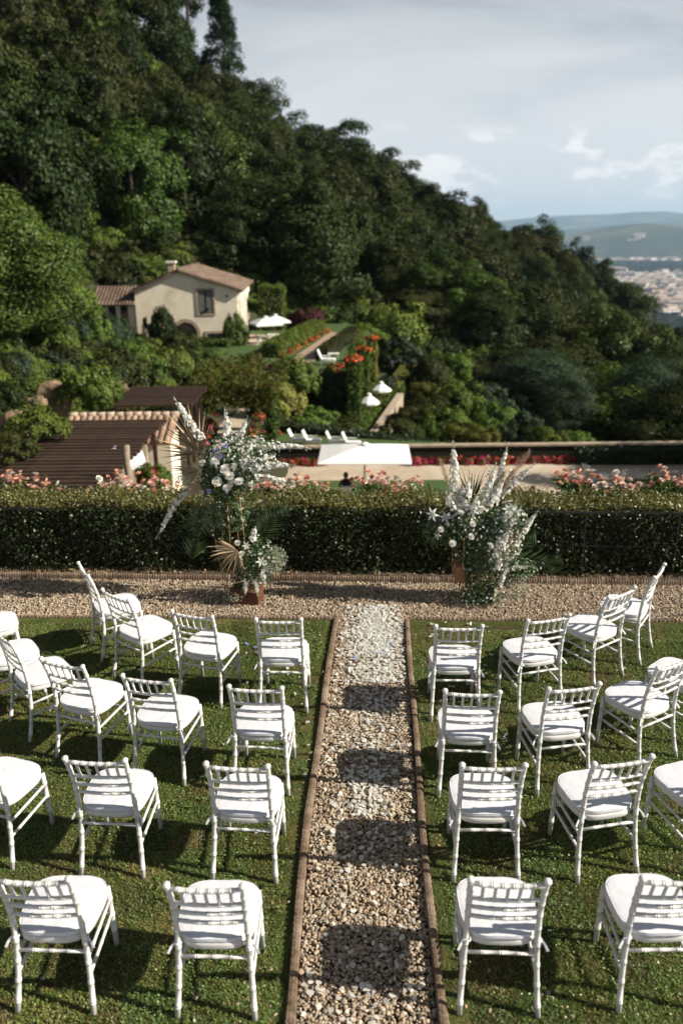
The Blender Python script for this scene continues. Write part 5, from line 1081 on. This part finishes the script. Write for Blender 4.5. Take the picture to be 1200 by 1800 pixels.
# ------------------------------------------------------------------ seated person far below, seen from behind
def person():
    px, py, pz = PERSON[0]-0.1, PERSON[1]-0.25, ZG
    t = empty('person', (px, py, pz), 'person in black seated on the lower lawn, auburn hair, seen from behind', 'person', rz=R(8))
    J = {'pel': ((0, 0, 0.50), .15), 'sp': ((0, 0.02, 0.70), .15), 'ch': ((0, 0.04, 0.92), .17), 'nk': ((0, 0.06, 1.10), .06), 'hd0': ((0, 0.075, 1.20), .085), 'hd1': ((0, 0.07, 1.31), .08),
         'shL': ((-.19, .04, 1.0), .075), 'elL': ((-.27, .12, .74), .05), 'haL': ((-.16, .34, .62), .035), 'shR': ((.19, .04, 1.0), .075), 'elR': ((.27, .12, .74), .05), 'haR': ((.16, .34, .62), .035),
         'hiL': ((-.10, .02, .50), .11), 'knL': ((-.13, .46, .50), .07), 'anL': ((-.13, .50, .10), .045), 'toL': ((-.13, .64, .05), .04), 'hiR': ((.10, .02, .50), .11), 'knR': ((.13, .46, .50), .07), 'anR': ((.13, .50, .10), .045), 'toR': ((.13, .64, .05), .04)}
    E_ = [('pel', 'sp'), ('sp', 'ch'), ('ch', 'nk'), ('nk', 'hd0'), ('hd0', 'hd1'), ('ch', 'shL'), ('shL', 'elL'), ('elL', 'haL'), ('ch', 'shR'), ('shR', 'elR'), ('elR', 'haR'), ('pel', 'hiL'), ('hiL', 'knL'), ('knL', 'anL'), ('anL', 'toL'), ('pel', 'hiR'), ('hiR', 'knR'), ('knR', 'anR'), ('anR', 'toR')]
    k = list(J); me = bpy.data.meshes.new('body'); me.from_pydata([J[a][0] for a in k], [(k.index(a), k.index(b)) for a, b in E_], [])
    tmp = bpy.data.objects.new('body_skin', me); col.objects.link(tmp)
    md = tmp.modifiers.new('skin', 'SKIN'); md.use_smooth_shade = True
    for i, a in enumerate(k): sv = me.skin_vertices[0].data[i]; sv.radius = (J[a][1], J[a][1]*(0.8 if a in ('ch', 'sp', 'pel') else 1)); sv.use_root = (a == 'pel')
    tmp.modifiers.new('sub', 'SUBSURF').levels = 2
    dg = bpy.context.evaluated_depsgraph_get(); bm_ = bpy.data.meshes.new_from_object(tmp.evaluated_get(dg)); bpy.data.objects.remove(tmp)
    bm_.materials.clear(); bm_.materials.append(M['black']); bm_.materials.append(M['skin'])
    for p in bm_.polygons: p.material_index = 1 if (p.center.z > 1.08 or (p.center.y > 0.27 and 0.56 < p.center.z < 0.70)) else 0
    link('body', bm_, t)
    n = 900; d = unit(rng.normal(size=(n, 3))); d[:, 1] -= 0.25; d = unit(d); P = np.array([0, 0.06, 1.28])+d*[0.105, 0.115, 0.125]*rng.uniform(0.95, 1.1, (n, 1)); P = P[(d[:, 1] < 0.45) & (P[:, 2] > 1.13)]
    Nn = unit(P-np.array([0, 0.06, 1.28])); mb = MB(); mb.tube([(0, 0.045, 1.15), (0, 0.04, 1.2), (0, 0.045, 1.29), (0, 0.05, 1.37), (0, 0.06, 1.405)], [0.07, 0.105, 0.112, 0.085, 0.02], 14); hr = mb.build('hair', M['hair'], t, True)
person()

# ------------------------------------------------------------------ rose bushes behind the hedge
def rose_mesh(seed, mat, np_=16):
    g = np.random.default_rng(seed); V = []
    for i in range(np_):
        t_ = i/np_; a = i*2.4+g.uniform(-.2, .2); lean = 0.15+1.0*t_; ln = 0.45+0.55*t_
        o_ = np.array([math.cos(a), math.sin(a), 0]); s_ = np.array([-o_[1], o_[0], 0]); u_ = o_*math.sin(lean)+np.array([0, 0, 1])*math.cos(lean)
        b = o_*0.12*t_+np.array([0, 0, 0.25-0.25*t_]); wd = 0.36+0.32*t_
        V += [b, b+u_*ln*0.6-s_*wd+o_*0.06, b+u_*ln, b+u_*ln*0.6+s_*wd+o_*0.06]
    return qmesh('rose_bloom', np.array(V), M[mat], 4)
RB = {k: [rose_mesh(500+i+s, k) for i in range(2)] for s, k in enumerate(('coral', 'pink', 'palepink', 'cream'))}
def rosebush(px, py, hw, nb, label, Y=10.35):
    base = at(px, py, Y); hwm = hw*Y*1.03/FPX; t = empty('rose_bush', (base[0], Y, 0.06), label, 'rose bush', 'rose bushes behind the hedge')
    top = base[2]-0.06
    n = int(500*hwm/0.3)+150; P = np.stack([rng.normal(0, hwm*0.55, n), rng.normal(0, 0.16, n), rng.uniform(0.2, 1, n)**0.6*(top-0.03)], 1)
    o = link('foliage', qmesh('foliage', leaves(P, np.tile([0, -0.2, 1.], (n, 1)), 0.05, 0.6, 0.8), [M['fresh']]), t); o['kind'] = 'stuff'
    for i in range(6):
        mb = MB(); x = rng.normal(0, hwm*0.5); mb.tube([(x*0.3, 0, -0.02), (x*0.8, 0, top*0.5), (x, 0, top)], [0.008, 0.006, 0.004], 5); mb.build('stem', M['filler'], t)
    for i in range(int(nb*1.6)):
        kd = rng.choice(['coral', 'pink', 'palepink', 'cream'], p=[0.34, 0.32, 0.25, 0.09]); x = float(np.clip(rng.normal(0, hwm*0.6), -hwm*1.1, hwm*1.1)); z = top+rng.normal(0.0, 0.06)
        b = link('rose_bloom', RB[kd][rng.integers(2)], t, (x, rng.normal(-0.03, 0.12), max(z, 0.55))); s_ = rng.uniform(0.040, 0.060); b.scale = (s_, s_, s_); b.rotation_euler = (rng.uniform(0.2, 1.0), rng.normal(0, 0.4), rng.uniform(0, 6.28))
RBS = [(28, 844, 30, 20, 'rose bush with a tall coral spray at the far left'), (82, 855, 22, 9, 'low coral roses right of the far-left tall spray'), (190, 850, 32, 16, 'coral rose bush in front of the pergola posts'), (252, 852, 34, 18, 'coral and white rose bush by the timber post'), (318, 856, 26, 8, 'rose bush just left of the tall arrangement'),
       (465, 858, 28, 9, 'pale roses just right of the tall arrangement'), (520, 850, 34, 14, 'loose pale pink rose bush beneath the delphinium tips'), (578, 860, 24, 7, 'few low roses left of the seated person'), (650, 848, 28, 22, 'dense coral-pink rose cluster below the parasol pole'), (706, 855, 30, 18, 'peach rose cluster right of the parasol pole'),
       (895, 852, 28, 8, 'roses behind the right arrangement'), (940, 862, 16, 3, 'single low rose right of the right arrangement'), (1012, 842, 28, 16, 'coral roses at the corner of the lower gravel'), (1062, 852, 42, 30, 'broad peach rose bush on the right'), (1112, 856, 18, 8, 'small coral rose cluster right of the broad bush'), (1158, 836, 14, 7, 'tall single coral rose stem near the right edge'), (1192, 850, 22, 12, 'rose bush at the right frame edge')]
for a in RBS: rosebush(*a)

# ------------------------------------------------------------------ flower arrangements
def floret(P, ax, size, g):
    """Five petals round axis ax at each point -> quads."""
    n = len(P); ax = unit(ax); t = unit(np.cross(ax, g.normal(size=(n, 3)))); b = np.cross(ax, t); V = np.empty((n, 5, 4, 3)); s = np.asarray(size).reshape(-1, 1)*np.ones((n, 1))
    for k in range(5):
        a = 2*math.pi*k/5; d = t*math.cos(a)+b*math.sin(a); q = -t*math.sin(a)+b*math.cos(a)
        V[:, k, 0] = P-ax*s*0.15; V[:, k, 1] = P+d*s*0.5+q*s*0.36+ax*s*0.18; V[:, k, 2] = P+d*s*0.85+ax*s*0.1; V[:, k, 3] = P+d*s*0.5-q*s*0.36+ax*s*0.18
    return V.reshape(-1, 3)
def PX(px, py, dy=0.0, Y=8.33): return at(px, py, Y+dy)
def spike(t, base, tip, n, r, sag=0.0, name='delphinium', mat='petal', fs=0.021, buds=0.3, seed=None):
    g = np.random.default_rng(int(abs(base[0]*1e4+tip[2]*1e3)) % 99991); o = np.array(t.location); base, tip = base-o, tip-o
    n = int(n*1.5); r = r*1.12; fs = fs*1.22; s = np.linspace(0.02, 1, n)**0.92; C = base+(tip-base)*s[:, None]; C[:, 2] += sag*4*s*(1-s); ax = unit(tip-base)
    rad = g.normal(size=(n, 3)); rad = unit(rad-(rad@ax)[:, None]*ax); rr = r*np.clip((1-s)*1.5+0.12, 0.1, 1); P = C+rad*rr[:, None]*g.uniform(0.45, 1.25, (n, 1))
    sz = fs*np.clip((1.05-s)/buds, 0.32, 1.0)*g.uniform(0.85, 1.15, n); op = s < 1-buds*0.45
    V = floret(P[op], rad[op]+0.35*ax+[0, -0.25, 0.1], sz[op], g); parts = [V]; mi = [np.zeros(len(V)//4)]
    pb = P[~op]
    if len(pb): Vb = np.concatenate([leaves(pb, rad[~op], 0.013, 0.9, 0.3, 0.2, g=g), leaves(pb+0.003, ax+rad[~op], 0.011, 0.9, 0.4, 0.2, g=g)]); parts.append(Vb); mi.append((g.random(len(Vb)//4) < 0.45).astype(int))
    nl = max(6, n//3); Pl = C[g.integers(0, n, nl)]+g.normal(0, r*0.8, (nl, 3)); Vl = leaves(Pl, g.normal(size=(nl, 3)), 0.03, 0.4, 0.5, g=g); parts.append(Vl); mi.append(np.ones(nl))
    d_ = link(name, qmesh(name, np.concatenate(parts), [M[mat], M['filler']], 4, np.concatenate(mi)), t)
    mb = MB(); mb.tube([C[0], C[n//2], C[-1]], [0.004, 0.003, 0.0015], 5); mb.build('stem', M['filler'], d_)
def bloom(t, p, r, mat='petal', name='white_rose', tilt=(0, -0.7, 0.7)):
    o = np.array(t.location); g = rng; me = rose_mesh(int(abs(p[0]*1e4)) % 9999, mat, 26); b = link(name, me, t, p-o); b.scale = (r, r, r)
    b.rotation_mode = 'QUATERNION'; b.rotation_quaternion = Vector((tilt[0]+g.normal(0, .25), tilt[1]+g.normal(0, .2), tilt[2])).normalized().to_track_quat('Z', 'Y')
def lily(t, p, r, tilt=(0.2, -0.8, 0.4)):
    r *= 0.72; tilt = tuple(np.array(tilt)+rng.normal(0, 0.45, 3)*[1, 0.5, 1])
    V = []; z = Vector(tilt).normalized(); q = z.to_track_quat('Z', 'Y')
    for k in range(6):
        a = k*math.pi/3; d = np.array([math.cos(a), math.sin(a), 0]); s = np.array([-d[1], d[0], 0]); pts = [np.zeros(3), d*0.5+s*0.17+[0, 0, 0.42], d*1.05+[0, 0, 0.30], d*0.5-s*0.17+[0, 0, 0.42]]
        V += [np.array(q @ Vector(v*r)) for v in pts]
    link('lily', qmesh('lily', np.array(V), M['petal'], 4), t, p-np.array(t.location))
def fan(t, c, a0, a1, ln, nb, mat, name, depth=0.10, wd=0.016, droop=0.0, curl=0.12):
    """Palm fan: pleated blades from one point, angles in the picture plane (degrees, 0 = right, 90 = up)."""
    o = np.array(t.location); c = c-o; V = []
    for i in range(int(nb*1.6)):
        f = i/(nb-1); a = R(a0+(a1-a0)*f+rng.normal(0, 2.6)); l_ = ln*(0.72+0.28*math.sin(math.pi*min(1, max(0, 0.12+0.8*f))))*rng.uniform(0.72, 1.08)
        d = np.array([math.cos(a), depth*math.sin(f*9+1)+rng.normal(0, 0.05), math.sin(a)]); s = np.array([-math.sin(a), 0, math.cos(a)]); y = np.array([0, -1.0, 0])*0.012*(1 if i % 2 else -1)
        w_ = wd*rng.uniform(0.8, 1.2); cv = np.array([0, 0, -1.0])*droop*l_
        tip = c+d*l_+s*l_*curl*rng.normal(0, 0.35)+cv
        V += [c, c+d*l_*0.45+s*w_/2+y, tip, c+d*l_*0.45-s*w_/2-y]
    f_ = link(name, qmesh(name, np.array(V), M[mat], 4), t)
def frond(t, a, b, ln, nb, mat='palm', name='palm_frond', droop=0.1, mdy=0.0):
    o = np.array(t.location); a, b = a-o, b-o; V = []; ax = unit(b-a); s = unit(np.cross(ax, [0, 1.0, 0]))
    for i in range(int(nb*1.6)):
        f = (i+1)/nb; p = a+(b-a)*f; 
        for sg in (-1, 1):
            d = unit(ax*0.75+sg*s*0.8+np.array([0, rng.normal(0, .15), -droop])); l_ = ln*math.sin(math.pi*(0.12+0.83*f))*rng.uniform(0.85, 1.1); q = unit(np.cross(d, [0, 1.0, 0.2]))*0.007
            V += [p, p+d*l_*0.4+q, p+d*l_, p+d*l_*0.4-q]
    f_ = link(name, qmesh(name, np.array(V), M[mat], 4), t); mb = MB(); mb.tube([a, (a+b)/2, b], [0.004, 0.003, 0.001], 5); mb.build('rib', M[mat], f_)
def mass(t, c, rx, rz, n, mat, size, name='greenery', asp=0.45, ry=0.18, dots=0, dmat='petal', dsz=0.017):
    n = int(n*1.6); dots = int(dots*1.5)
    o = np.array(t.location); d = unit(rng.normal(size=(n, 3)))*rng.uniform(0.35, 1.05, (n, 1))**0.6; P = c-o+d*[rx, ry, rz]
    parts = [leaves(P, d+[0, -0.3, 0.3], size, asp, 0.7)]; mi = [np.zeros(n)]
    if dots: d2 = unit(rng.normal(size=(dots, 3)))*rng.uniform(0.7, 1.1, (dots, 1)); P2 = c-o+d2*[rx, ry, rz]; V2 = floret(P2, d2+[0, -0.5, 0.3], np.full(dots, dsz), rng); parts.append(V2); mi.append(np.ones(len(V2)//4))
    m_ = link(name, qmesh(name, np.concatenate(parts), [M[mat], M[dmat]], 4, np.concatenate(mi)), t); m_['kind'] = 'stuff'
def plume(t, a, b, r, n=420):
    o = np.array(t.location); a, b = a-o, b-o; s = rng.uniform(0, 1, n); ax = unit(b-a); rad = rng.normal(size=(n, 3)); P = a+(b-a)*s[:, None]; d = unit(ax*1.2+rad*0.35); l_ = 0.05*rng.uniform(0.6, 1.2, n)[:, None]; P = P+rad*r*0.3*np.sin(np.pi*np.clip(s*0.9+0.1, 0, 1))[:, None]; q = unit(np.cross(d, rng.normal(size=(n, 3))))*0.0022
    V = np.stack([P-q, P+q, P+d*l_+q*0.3, P+d*l_-q*0.3], 1).reshape(-1, 3); link('pampas_plume', qmesh('pampas_plume', V, M['pampas'], 4), t)
def rod(t, a, b, r=0.0034, name='copper_rod', mat='copper'):
    o = np.array(t.location); mb = MB(); mb.tube([a-o, (a+b)/2-o, b-o], r, 8); mb.build(name, M[mat], t, True)
# left: tall stand
b0 = gd(434, 1056, 0); AL = empty('flower_stand', (b0[0], 8.33, 0.0), 'tall white floral arrangement with dried palm fans on a copper stand, left', 'flower arrangement')
mb = MB(); q0, q1 = PX(409, 1052), PX(460, 1052); mb.box((0, 0, 0.075), (q1[0]-q0[0], 0.24, 0.15), rz=R(-10)); mb.build('base_box', M['rustbox'], AL)
for px0, py0, px1, py1, dy in ((386, 880, 400, 1042, 0.05), (399, 880, 412, 1046, -0.05), (411, 860, 428, 1046, 0.08), (421, 870, 440, 1042, -0.03), (350, 800, 396, 1040, 0.1)):
    a_, b_ = PX(px0, py0, dy), PX(px1, py1, dy); b_[2] = max(b_[2], 0.02); rod(AL, b_, a_)
mass(AL, PX(410, 815), 0.36, 0.33, 900, 'filler', 0.05, dots=70); mass(AL, PX(385, 845, 0.05), 0.24, 0.2, 420, 'filler', 0.055)
mass(AL, PX(440, 800, -0.1), 0.3, 0.2, 320, 'filler', 0.035, dots=110); mass(AL, PX(400, 800, -0.12), 0.22, 0.22, 200, 'filler', 0.035, dots=90); mass(AL, PX(405, 900, 0.08), 0.2, 0.25, 300, 'palm', 0.06); mass(AL, PX(452, 985), 0.22, 0.30, 520, 'filler', 0.04, dots=40); mass(AL, PX(480, 985), 0.16, 0.17, 900, 'sage', 0.018, 'sage_spray', 0.5); mass(AL, PX(412, 1045, -0.1), 0.12, 0.06, 200, 'sage', 0.02, 'sage_spray'); mass(AL, PX(425, 1010, 0.06), 0.12, 0.2, 260, 'filler', 0.04)
fan(AL, PX(352, 796), 98, 158, 0.62, 22, 'straw', 'dried_palm_fan', wd=0.012); fan(AL, PX(350, 826, 0.06), 155, 205, 0.38, 14, 'straw', 'dried_palm_fan', wd=0.012); fan(AL, PX(350, 846, -0.05), 205, 250, 0.30, 9, 'straw', 'dried_palm_fan', wd=0.022)
fan(AL, PX(418, 968, -0.12), 140, 232, 0.36, 16, 'straw', 'dried_palm_fan', wd=0.018, droop=0.12); fan(AL, PX(352, 800, 0.1), 62, 100, 0.5, 10, 'pampas', 'dried_palm_fan', wd=0.01)
for a in (((354, 776), (305, 698), 62, 0.038, 0.01, 0), ((402, 782), (396, 716), 40, 0.034, 0, 0.03), ((414, 788), (436, 731), 40, 0.03, 0, -0.04), ((420, 800), (462, 764), 42, 0.034, 0, -0.1), ((452, 790), (546, 790), 56, 0.026, 0.04, -0.1), ((425, 822), (482, 800), 46, 0.036, 0.01, -0.15), ((440, 825), (518, 818), 56, 0.034, 0.02, -0.18), ((448, 838), (510, 848), 44, 0.03, 0.01, -0.2), ((330, 858), (274, 948), 56, 0.028, 0.03, -0.05), ((425, 795), (445, 775), 30, 0.03, 0, -0.15), ((443, 950), (449, 926), 22, 0.026, 0, -0.1), ((433, 1018), (431, 1046), 24, 0.022, 0, -0.16), ((449, 1018), (452, 1044), 24, 0.022, 0, -0.16), ((460, 1005), (466, 1028), 18, 0.02, 0, -0.16), ((410, 840), (395, 870), 24, 0.03, 0, -0.15), ((395, 762), (404, 742), 24, 0.03, 0, -0.1)):
    spike(AL, PX(*a[0], a[5]), PX(*a[1], a[5]), a[2], a[3], a[4])
for px, py, r, mt in ((379, 811, 0.062, 'petal'), (396, 826, 0.075, 'petal'), (381, 848, 0.075, 'petal'), (405, 839, 0.062, 'cream'), (421, 848, 0.066, 'petal'), (357, 815, 0.055, 'cream'), (398, 858, 0.05, 'petal'), (430, 812, 0.05, 'petal'), (356, 867, 0.04, 'petal'), (418, 955, 0.045, 'cream'), (426, 974, 0.045, 'cream'), (441, 852, 0.04, 'petal'), (412, 820, 0.05, 'petal')):
    bloom(AL, PX(px, py, -0.26), r*0.85, mt)
for px, py in ((396, 784), (381, 793), (388, 803), (368, 864)): bloom(AL, PX(px, py, -0.26), 0.03, 'blue', 'blue_flower')
for px, py, r in ((459, 988, 0.09), (467, 998, 0.08), (318, 842, 0.07), (312, 848, 0.06), (432, 958, 0.07)): lily(AL, PX(px, py, -0.2), r)
frond(AL, PX(362, 862, 0.05), PX(346, 940, 0.02), 0.26, 16); frond(AL, PX(375, 865, 0.1), PX(392, 935, 0.1), 0.22, 12); frond(AL, PX(448, 955, 0.1), PX(482, 905, 0.1), 0.24, 14); frond(AL, PX(430, 945, 0.12), PX(448, 898, 0.15), 0.2, 10); frond(AL, PX(430, 780, 0.1), PX(452, 745, 0.15), 0.18, 8)
# right: lower, wider
b0 = gd(850, 1058, 0); AR = empty('flower_stand', (b0[0], 8.28, 0.0), 'white delphinium and greenery arrangement with copper frame, right', 'flower arrangement')
PX2 = lambda px, py, dy=0.0: at(px, py, 8.28+dy)
q0, q1 = PX2(858, 1058), PX2(889, 1058); mb = MB(); mb.box((q0[0]/2+q1[0]/2-b0[0], -0.02, 0.10), (q1[0]-q0[0], 0.2, 0.2), rz=R(14)); mb.build('stone_base', M['stone'], AR)
for px0, py0, px1, py1, dy in ((795, 950, 793, 1040, -0.1), (799, 955, 799, 1040, 0.12), (815, 945, 811, 1062, -0.14), (819, 940, 817, 1040, 0.12)):
    a_, b_ = PX2(px0, py0, dy), PX2(px1, py1, dy); b_[2] = max(b_[2], 0.01); rod(AR, b_, a_)
o_ = np.array(AR.location); c0, c1 = PX2(798, 1018), PX2(814, 990); mb = MB(); mb.box(((c0[0]+c1[0])/2-o_[0], 0, (c0[2]+c1[2])/2), (c1[0]-c0[0], 0.22, c1[2]-c0[2])); mb.build('copper_panel', M['copper'], AR)
mass(AR, PX2(838, 935), 0.36, 0.30, 1000, 'filler', 0.045, dots=70); mass(AR, PX2(852, 1008), 0.33, 0.36, 1300, 'filler', 0.038, dots=60); mass(AR, PX2(770, 930), 0.18, 0.2, 260, 'filler', 0.05); mass(AR, PX2(880, 960, -0.1), 0.22, 0.25, 700, 'sage', 0.02, 'sage_spray', dots=80)
mass(AR, PX2(806, 915, -0.05), 0.2, 0.16, 420, 'filler', 0.04, dots=60); mass(AR, PX2(895, 915, -0.05), 0.2, 0.2, 420, 'filler', 0.035, dots=70); mass(AR, PX2(905, 1035), 0.14, 0.16, 500, 'sage', 0.016, 'sage_spray'); mass(AR, PX2(845, 1045, -0.1), 0.3, 0.1, 420, 'filler', 0.03, dots=30); mass(AR, PX2(915, 1000), 0.2, 0.12, 260, 'filler', 0.035, dots=26)
for a in (((800, 884), (796, 775), 92, 0.042, 0, -0.1), ((796, 896), (784, 858), 34, 0.036, 0, -0.15), ((817, 896), (825, 836), 50, 0.036, 0, -0.14), ((845, 902), (871, 814), 84, 0.042, 0, -0.1), ((866, 884), (892, 778), 62, 0.026, 0, 0.05), ((868, 886), (940, 815), 64, 0.03, 0.02, 0), ((875, 958), (917, 888), 66, 0.04, 0.01, -0.14), ((884, 915), (908, 886), 30, 0.034, 0, -0.16), ((903, 964), (945, 897), 46, 0.028, 0.01, -0.08), ((870, 982), (894, 928), 56, 0.04, 0, -0.18), ((880, 1008), (934, 996), 30, 0.02, 0.02, -0.1), ((858, 890), (885, 842), 54, 0.038, 0, -0.12), ((830, 905), (840, 868), 30, 0.034, 0, -0.18), ((872, 1002), (880, 975), 24, 0.026, 0, -0.2), ((880, 1030), (885, 1005), 18, 0.02, 0, -0.2), ((806, 900), (812, 850), 40, 0.034, 0, -0.12)):
    spike(AR, PX2(*a[0], a[5]), PX2(*a[1], a[5]), a[2], a[3], a[4])
for px, py, r in ((795, 956, 0.055), (830, 922, 0.05), (827, 944, 0.05), (810, 903, 0.055), (774, 931, 0.045), (846, 895, 0.05), (862, 960, 0.045)): bloom(AR, PX2(px, py, -0.2), r*0.85, 'petal')
for px, py, r in ((762, 903, 0.12), (784, 910, 0.10), (770, 940, 0.08), (893, 897, 0.1)): lily(AR, PX2(px, py, -0.15), r, (-0.3, -0.7, 0.5))
plume(AR, PX2(888, 850), PX2(928, 796), 0.05); plume(AR, PX2(890, 970, -0.12), PX2(907, 914, -0.1), 0.06); plume(AR, PX2(790, 856), PX2(774, 812), 0.03, 220); plume(AR, PX2(858, 878, 0.05), PX2(884, 832, 0.05), 0.06)
fan(AR, PX2(828, 880, 0.1), 55, 130, 0.42, 16, 'palm', 'palm_fan', wd=0.012); fan(AR, PX2(862, 880, 0.08), 35, 75, 0.5, 12, 'pampas', 'dried_palm_fan', wd=0.012); frond(AR, PX2(898, 978), PX2(958, 990), 0.24, 14, droop=0.0); frond(AR, PX2(900, 972), PX2(925, 945), 0.2, 10); frond(AR, PX2(850, 940, -0.1), PX2(842, 1010, -0.16), 0.16, 12, 'filler', 'grass_spray')

# ------------------------------------------------------------------ towns in the valley
def house_mesh(seed, wallm):
    g = np.random.default_rng(seed); m_ = MB(); h_ = g.uniform(0.5, 1.1); d_ = g.uniform(0.6, 1.0)
    m_.box((0, 0, h_/2), (1, d_, h_)); e = 0.54; V = [(-e, -d_*e, h_), (e, -d_*e, h_), (e, d_*e, h_), (-e, d_*e, h_), (-e*0.8, 0, h_+0.22), (e*0.8, 0, h_+0.22)]
    m_.add(V, [(0, 1, 5, 4), (2, 3, 4, 5), (1, 2, 5), (3, 0, 4)], 1)
    for k in range(3): m_.box((-0.3+0.3*k, -d_/2-0.004, h_*0.55), (0.12, 0.02, h_*0.4), mi=2)
    return m_.mesh('town_building', [M[wallm], M['cityroof'], M['glass']])
TB = [house_mesh(700+i, 'citywall' if i % 3 == 0 else 'citypale') for i in range(5)]
def town_points(n, pxr, pyr):
    P = []
    while len(P) < n:
        px, py = rng.uniform(*pxr), rng.uniform(*pyr); p = gd(px, py, ZV+4); 
        if math.sin(p[0]/170)+math.sin(p[1]/330+1)+rng.normal(0, 0.5) > -0.3: P.append(p)
    return P
big_pts = sorted(town_points(90, (1010, 1215), (482, 560)), key=lambda p: (round(proj(p)[1]/16), p[0]))
rows = defaultdict(int)
for p in big_pts:
    q = proj(p); r_ = round(q[1]/16); i = rows[r_]; rows[r_] += 1; s_ = rng.uniform(16, 38)
    o = link('town_building', TB[rng.integers(5)], None, p-[0, 0, 5], rng.uniform(-0.5, 0.5), (s_*rng.uniform(1, 1.8), s_, s_*rng.uniform(0.5, 0.9)))
    setp(o, 'pale building in the nearer valley town, %s band up, %s from left' % (ORD[max(0, 35-r_)], ordw(i)), 'building', 'buildings of the valley town')
Pt = town_points(520, (900, 1260), (440, 460))+town_points(420, (960, 1260), (480, 525))+town_points(120, (880, 1260), (462, 478))
n = len(Pt); Pt = np.array(Pt); s_ = rng.uniform(14, 34, n)*np.clip(Pt[:, 1]/5000, 0.8, 1.5)
o = scatter('far_town', TB, Pt-[0, 0, 5], np.c_[np.zeros((n, 2)), rng.uniform(-0.6, 0.6, n)], np.c_[s_*rng.uniform(1, 2, n), s_, s_*rng.uniform(0.45, 0.8, n)], rng.integers(0, 5, n)); setp(o, 'hazy mass of pale far-off town buildings across the valley', 'town')
P = []
for px, py in ((905, 418), (912, 417), (935, 410), (965, 408), (1030, 420), (1117, 423), (1125, 416), (958, 414), (925, 425)):
    for k in range(3): p = at(px+rng.normal(0, 3), py+rng.normal(0, 1.5), 6900); P.append(p)
P = np.array(P); n = len(P); s_ = rng.uniform(25, 45, n)
o = scatter('hill_hamlets', TB, P, np.zeros((n, 3)), np.c_[s_*1.5, s_, s_*0.7], rng.integers(0, 5, n)); setp(o, 'scattered pale hamlets low on the far hills', 'hamlet')
# woods and tree belts on the plain
P = []
for (a, b), n in (((466, 478), 500), ((500, 600), 900), ((424, 440), 500), ((440, 470), 500)):
    for k in range(n): P.append(gd(rng.uniform(860, 1270), rng.uniform(a, b), ZV))
P = np.array(P); n = len(P); s_ = rng.uniform(14, 30, n)*np.clip(P[:, 1]/4500, 0.6, 2.2)
o = scatter('valley_woods', BU['dark']+BU['olive'], P, np.c_[np.zeros((n, 2)), rng.uniform(0, 6.28, n)], np.c_[s_*1.3, s_, s_*0.5], rng.integers(0, 4, n)); setp(o, 'dark tree belts and woods on the valley floor', 'woods')

# ------------------------------------------------------------------ haze in the air of the valley
mt, t_, out_ = newmat('haze_air'); pv = N(t_, 'ShaderNodeVolumePrincipled', inp={'Density': 5.5e-5, 'Anisotropy': 0.15}); pv.inputs['Color'].default_value = (0.44, 0.64, 0.88, 1); L(t_, pv.outputs[0], out_.inputs['Volume'])
mb = MB(); mb.box((0, 10200, 175), (33000, 21400, 780)); hz = mb.build('haze', mt); setp(hz, kind='stuff')
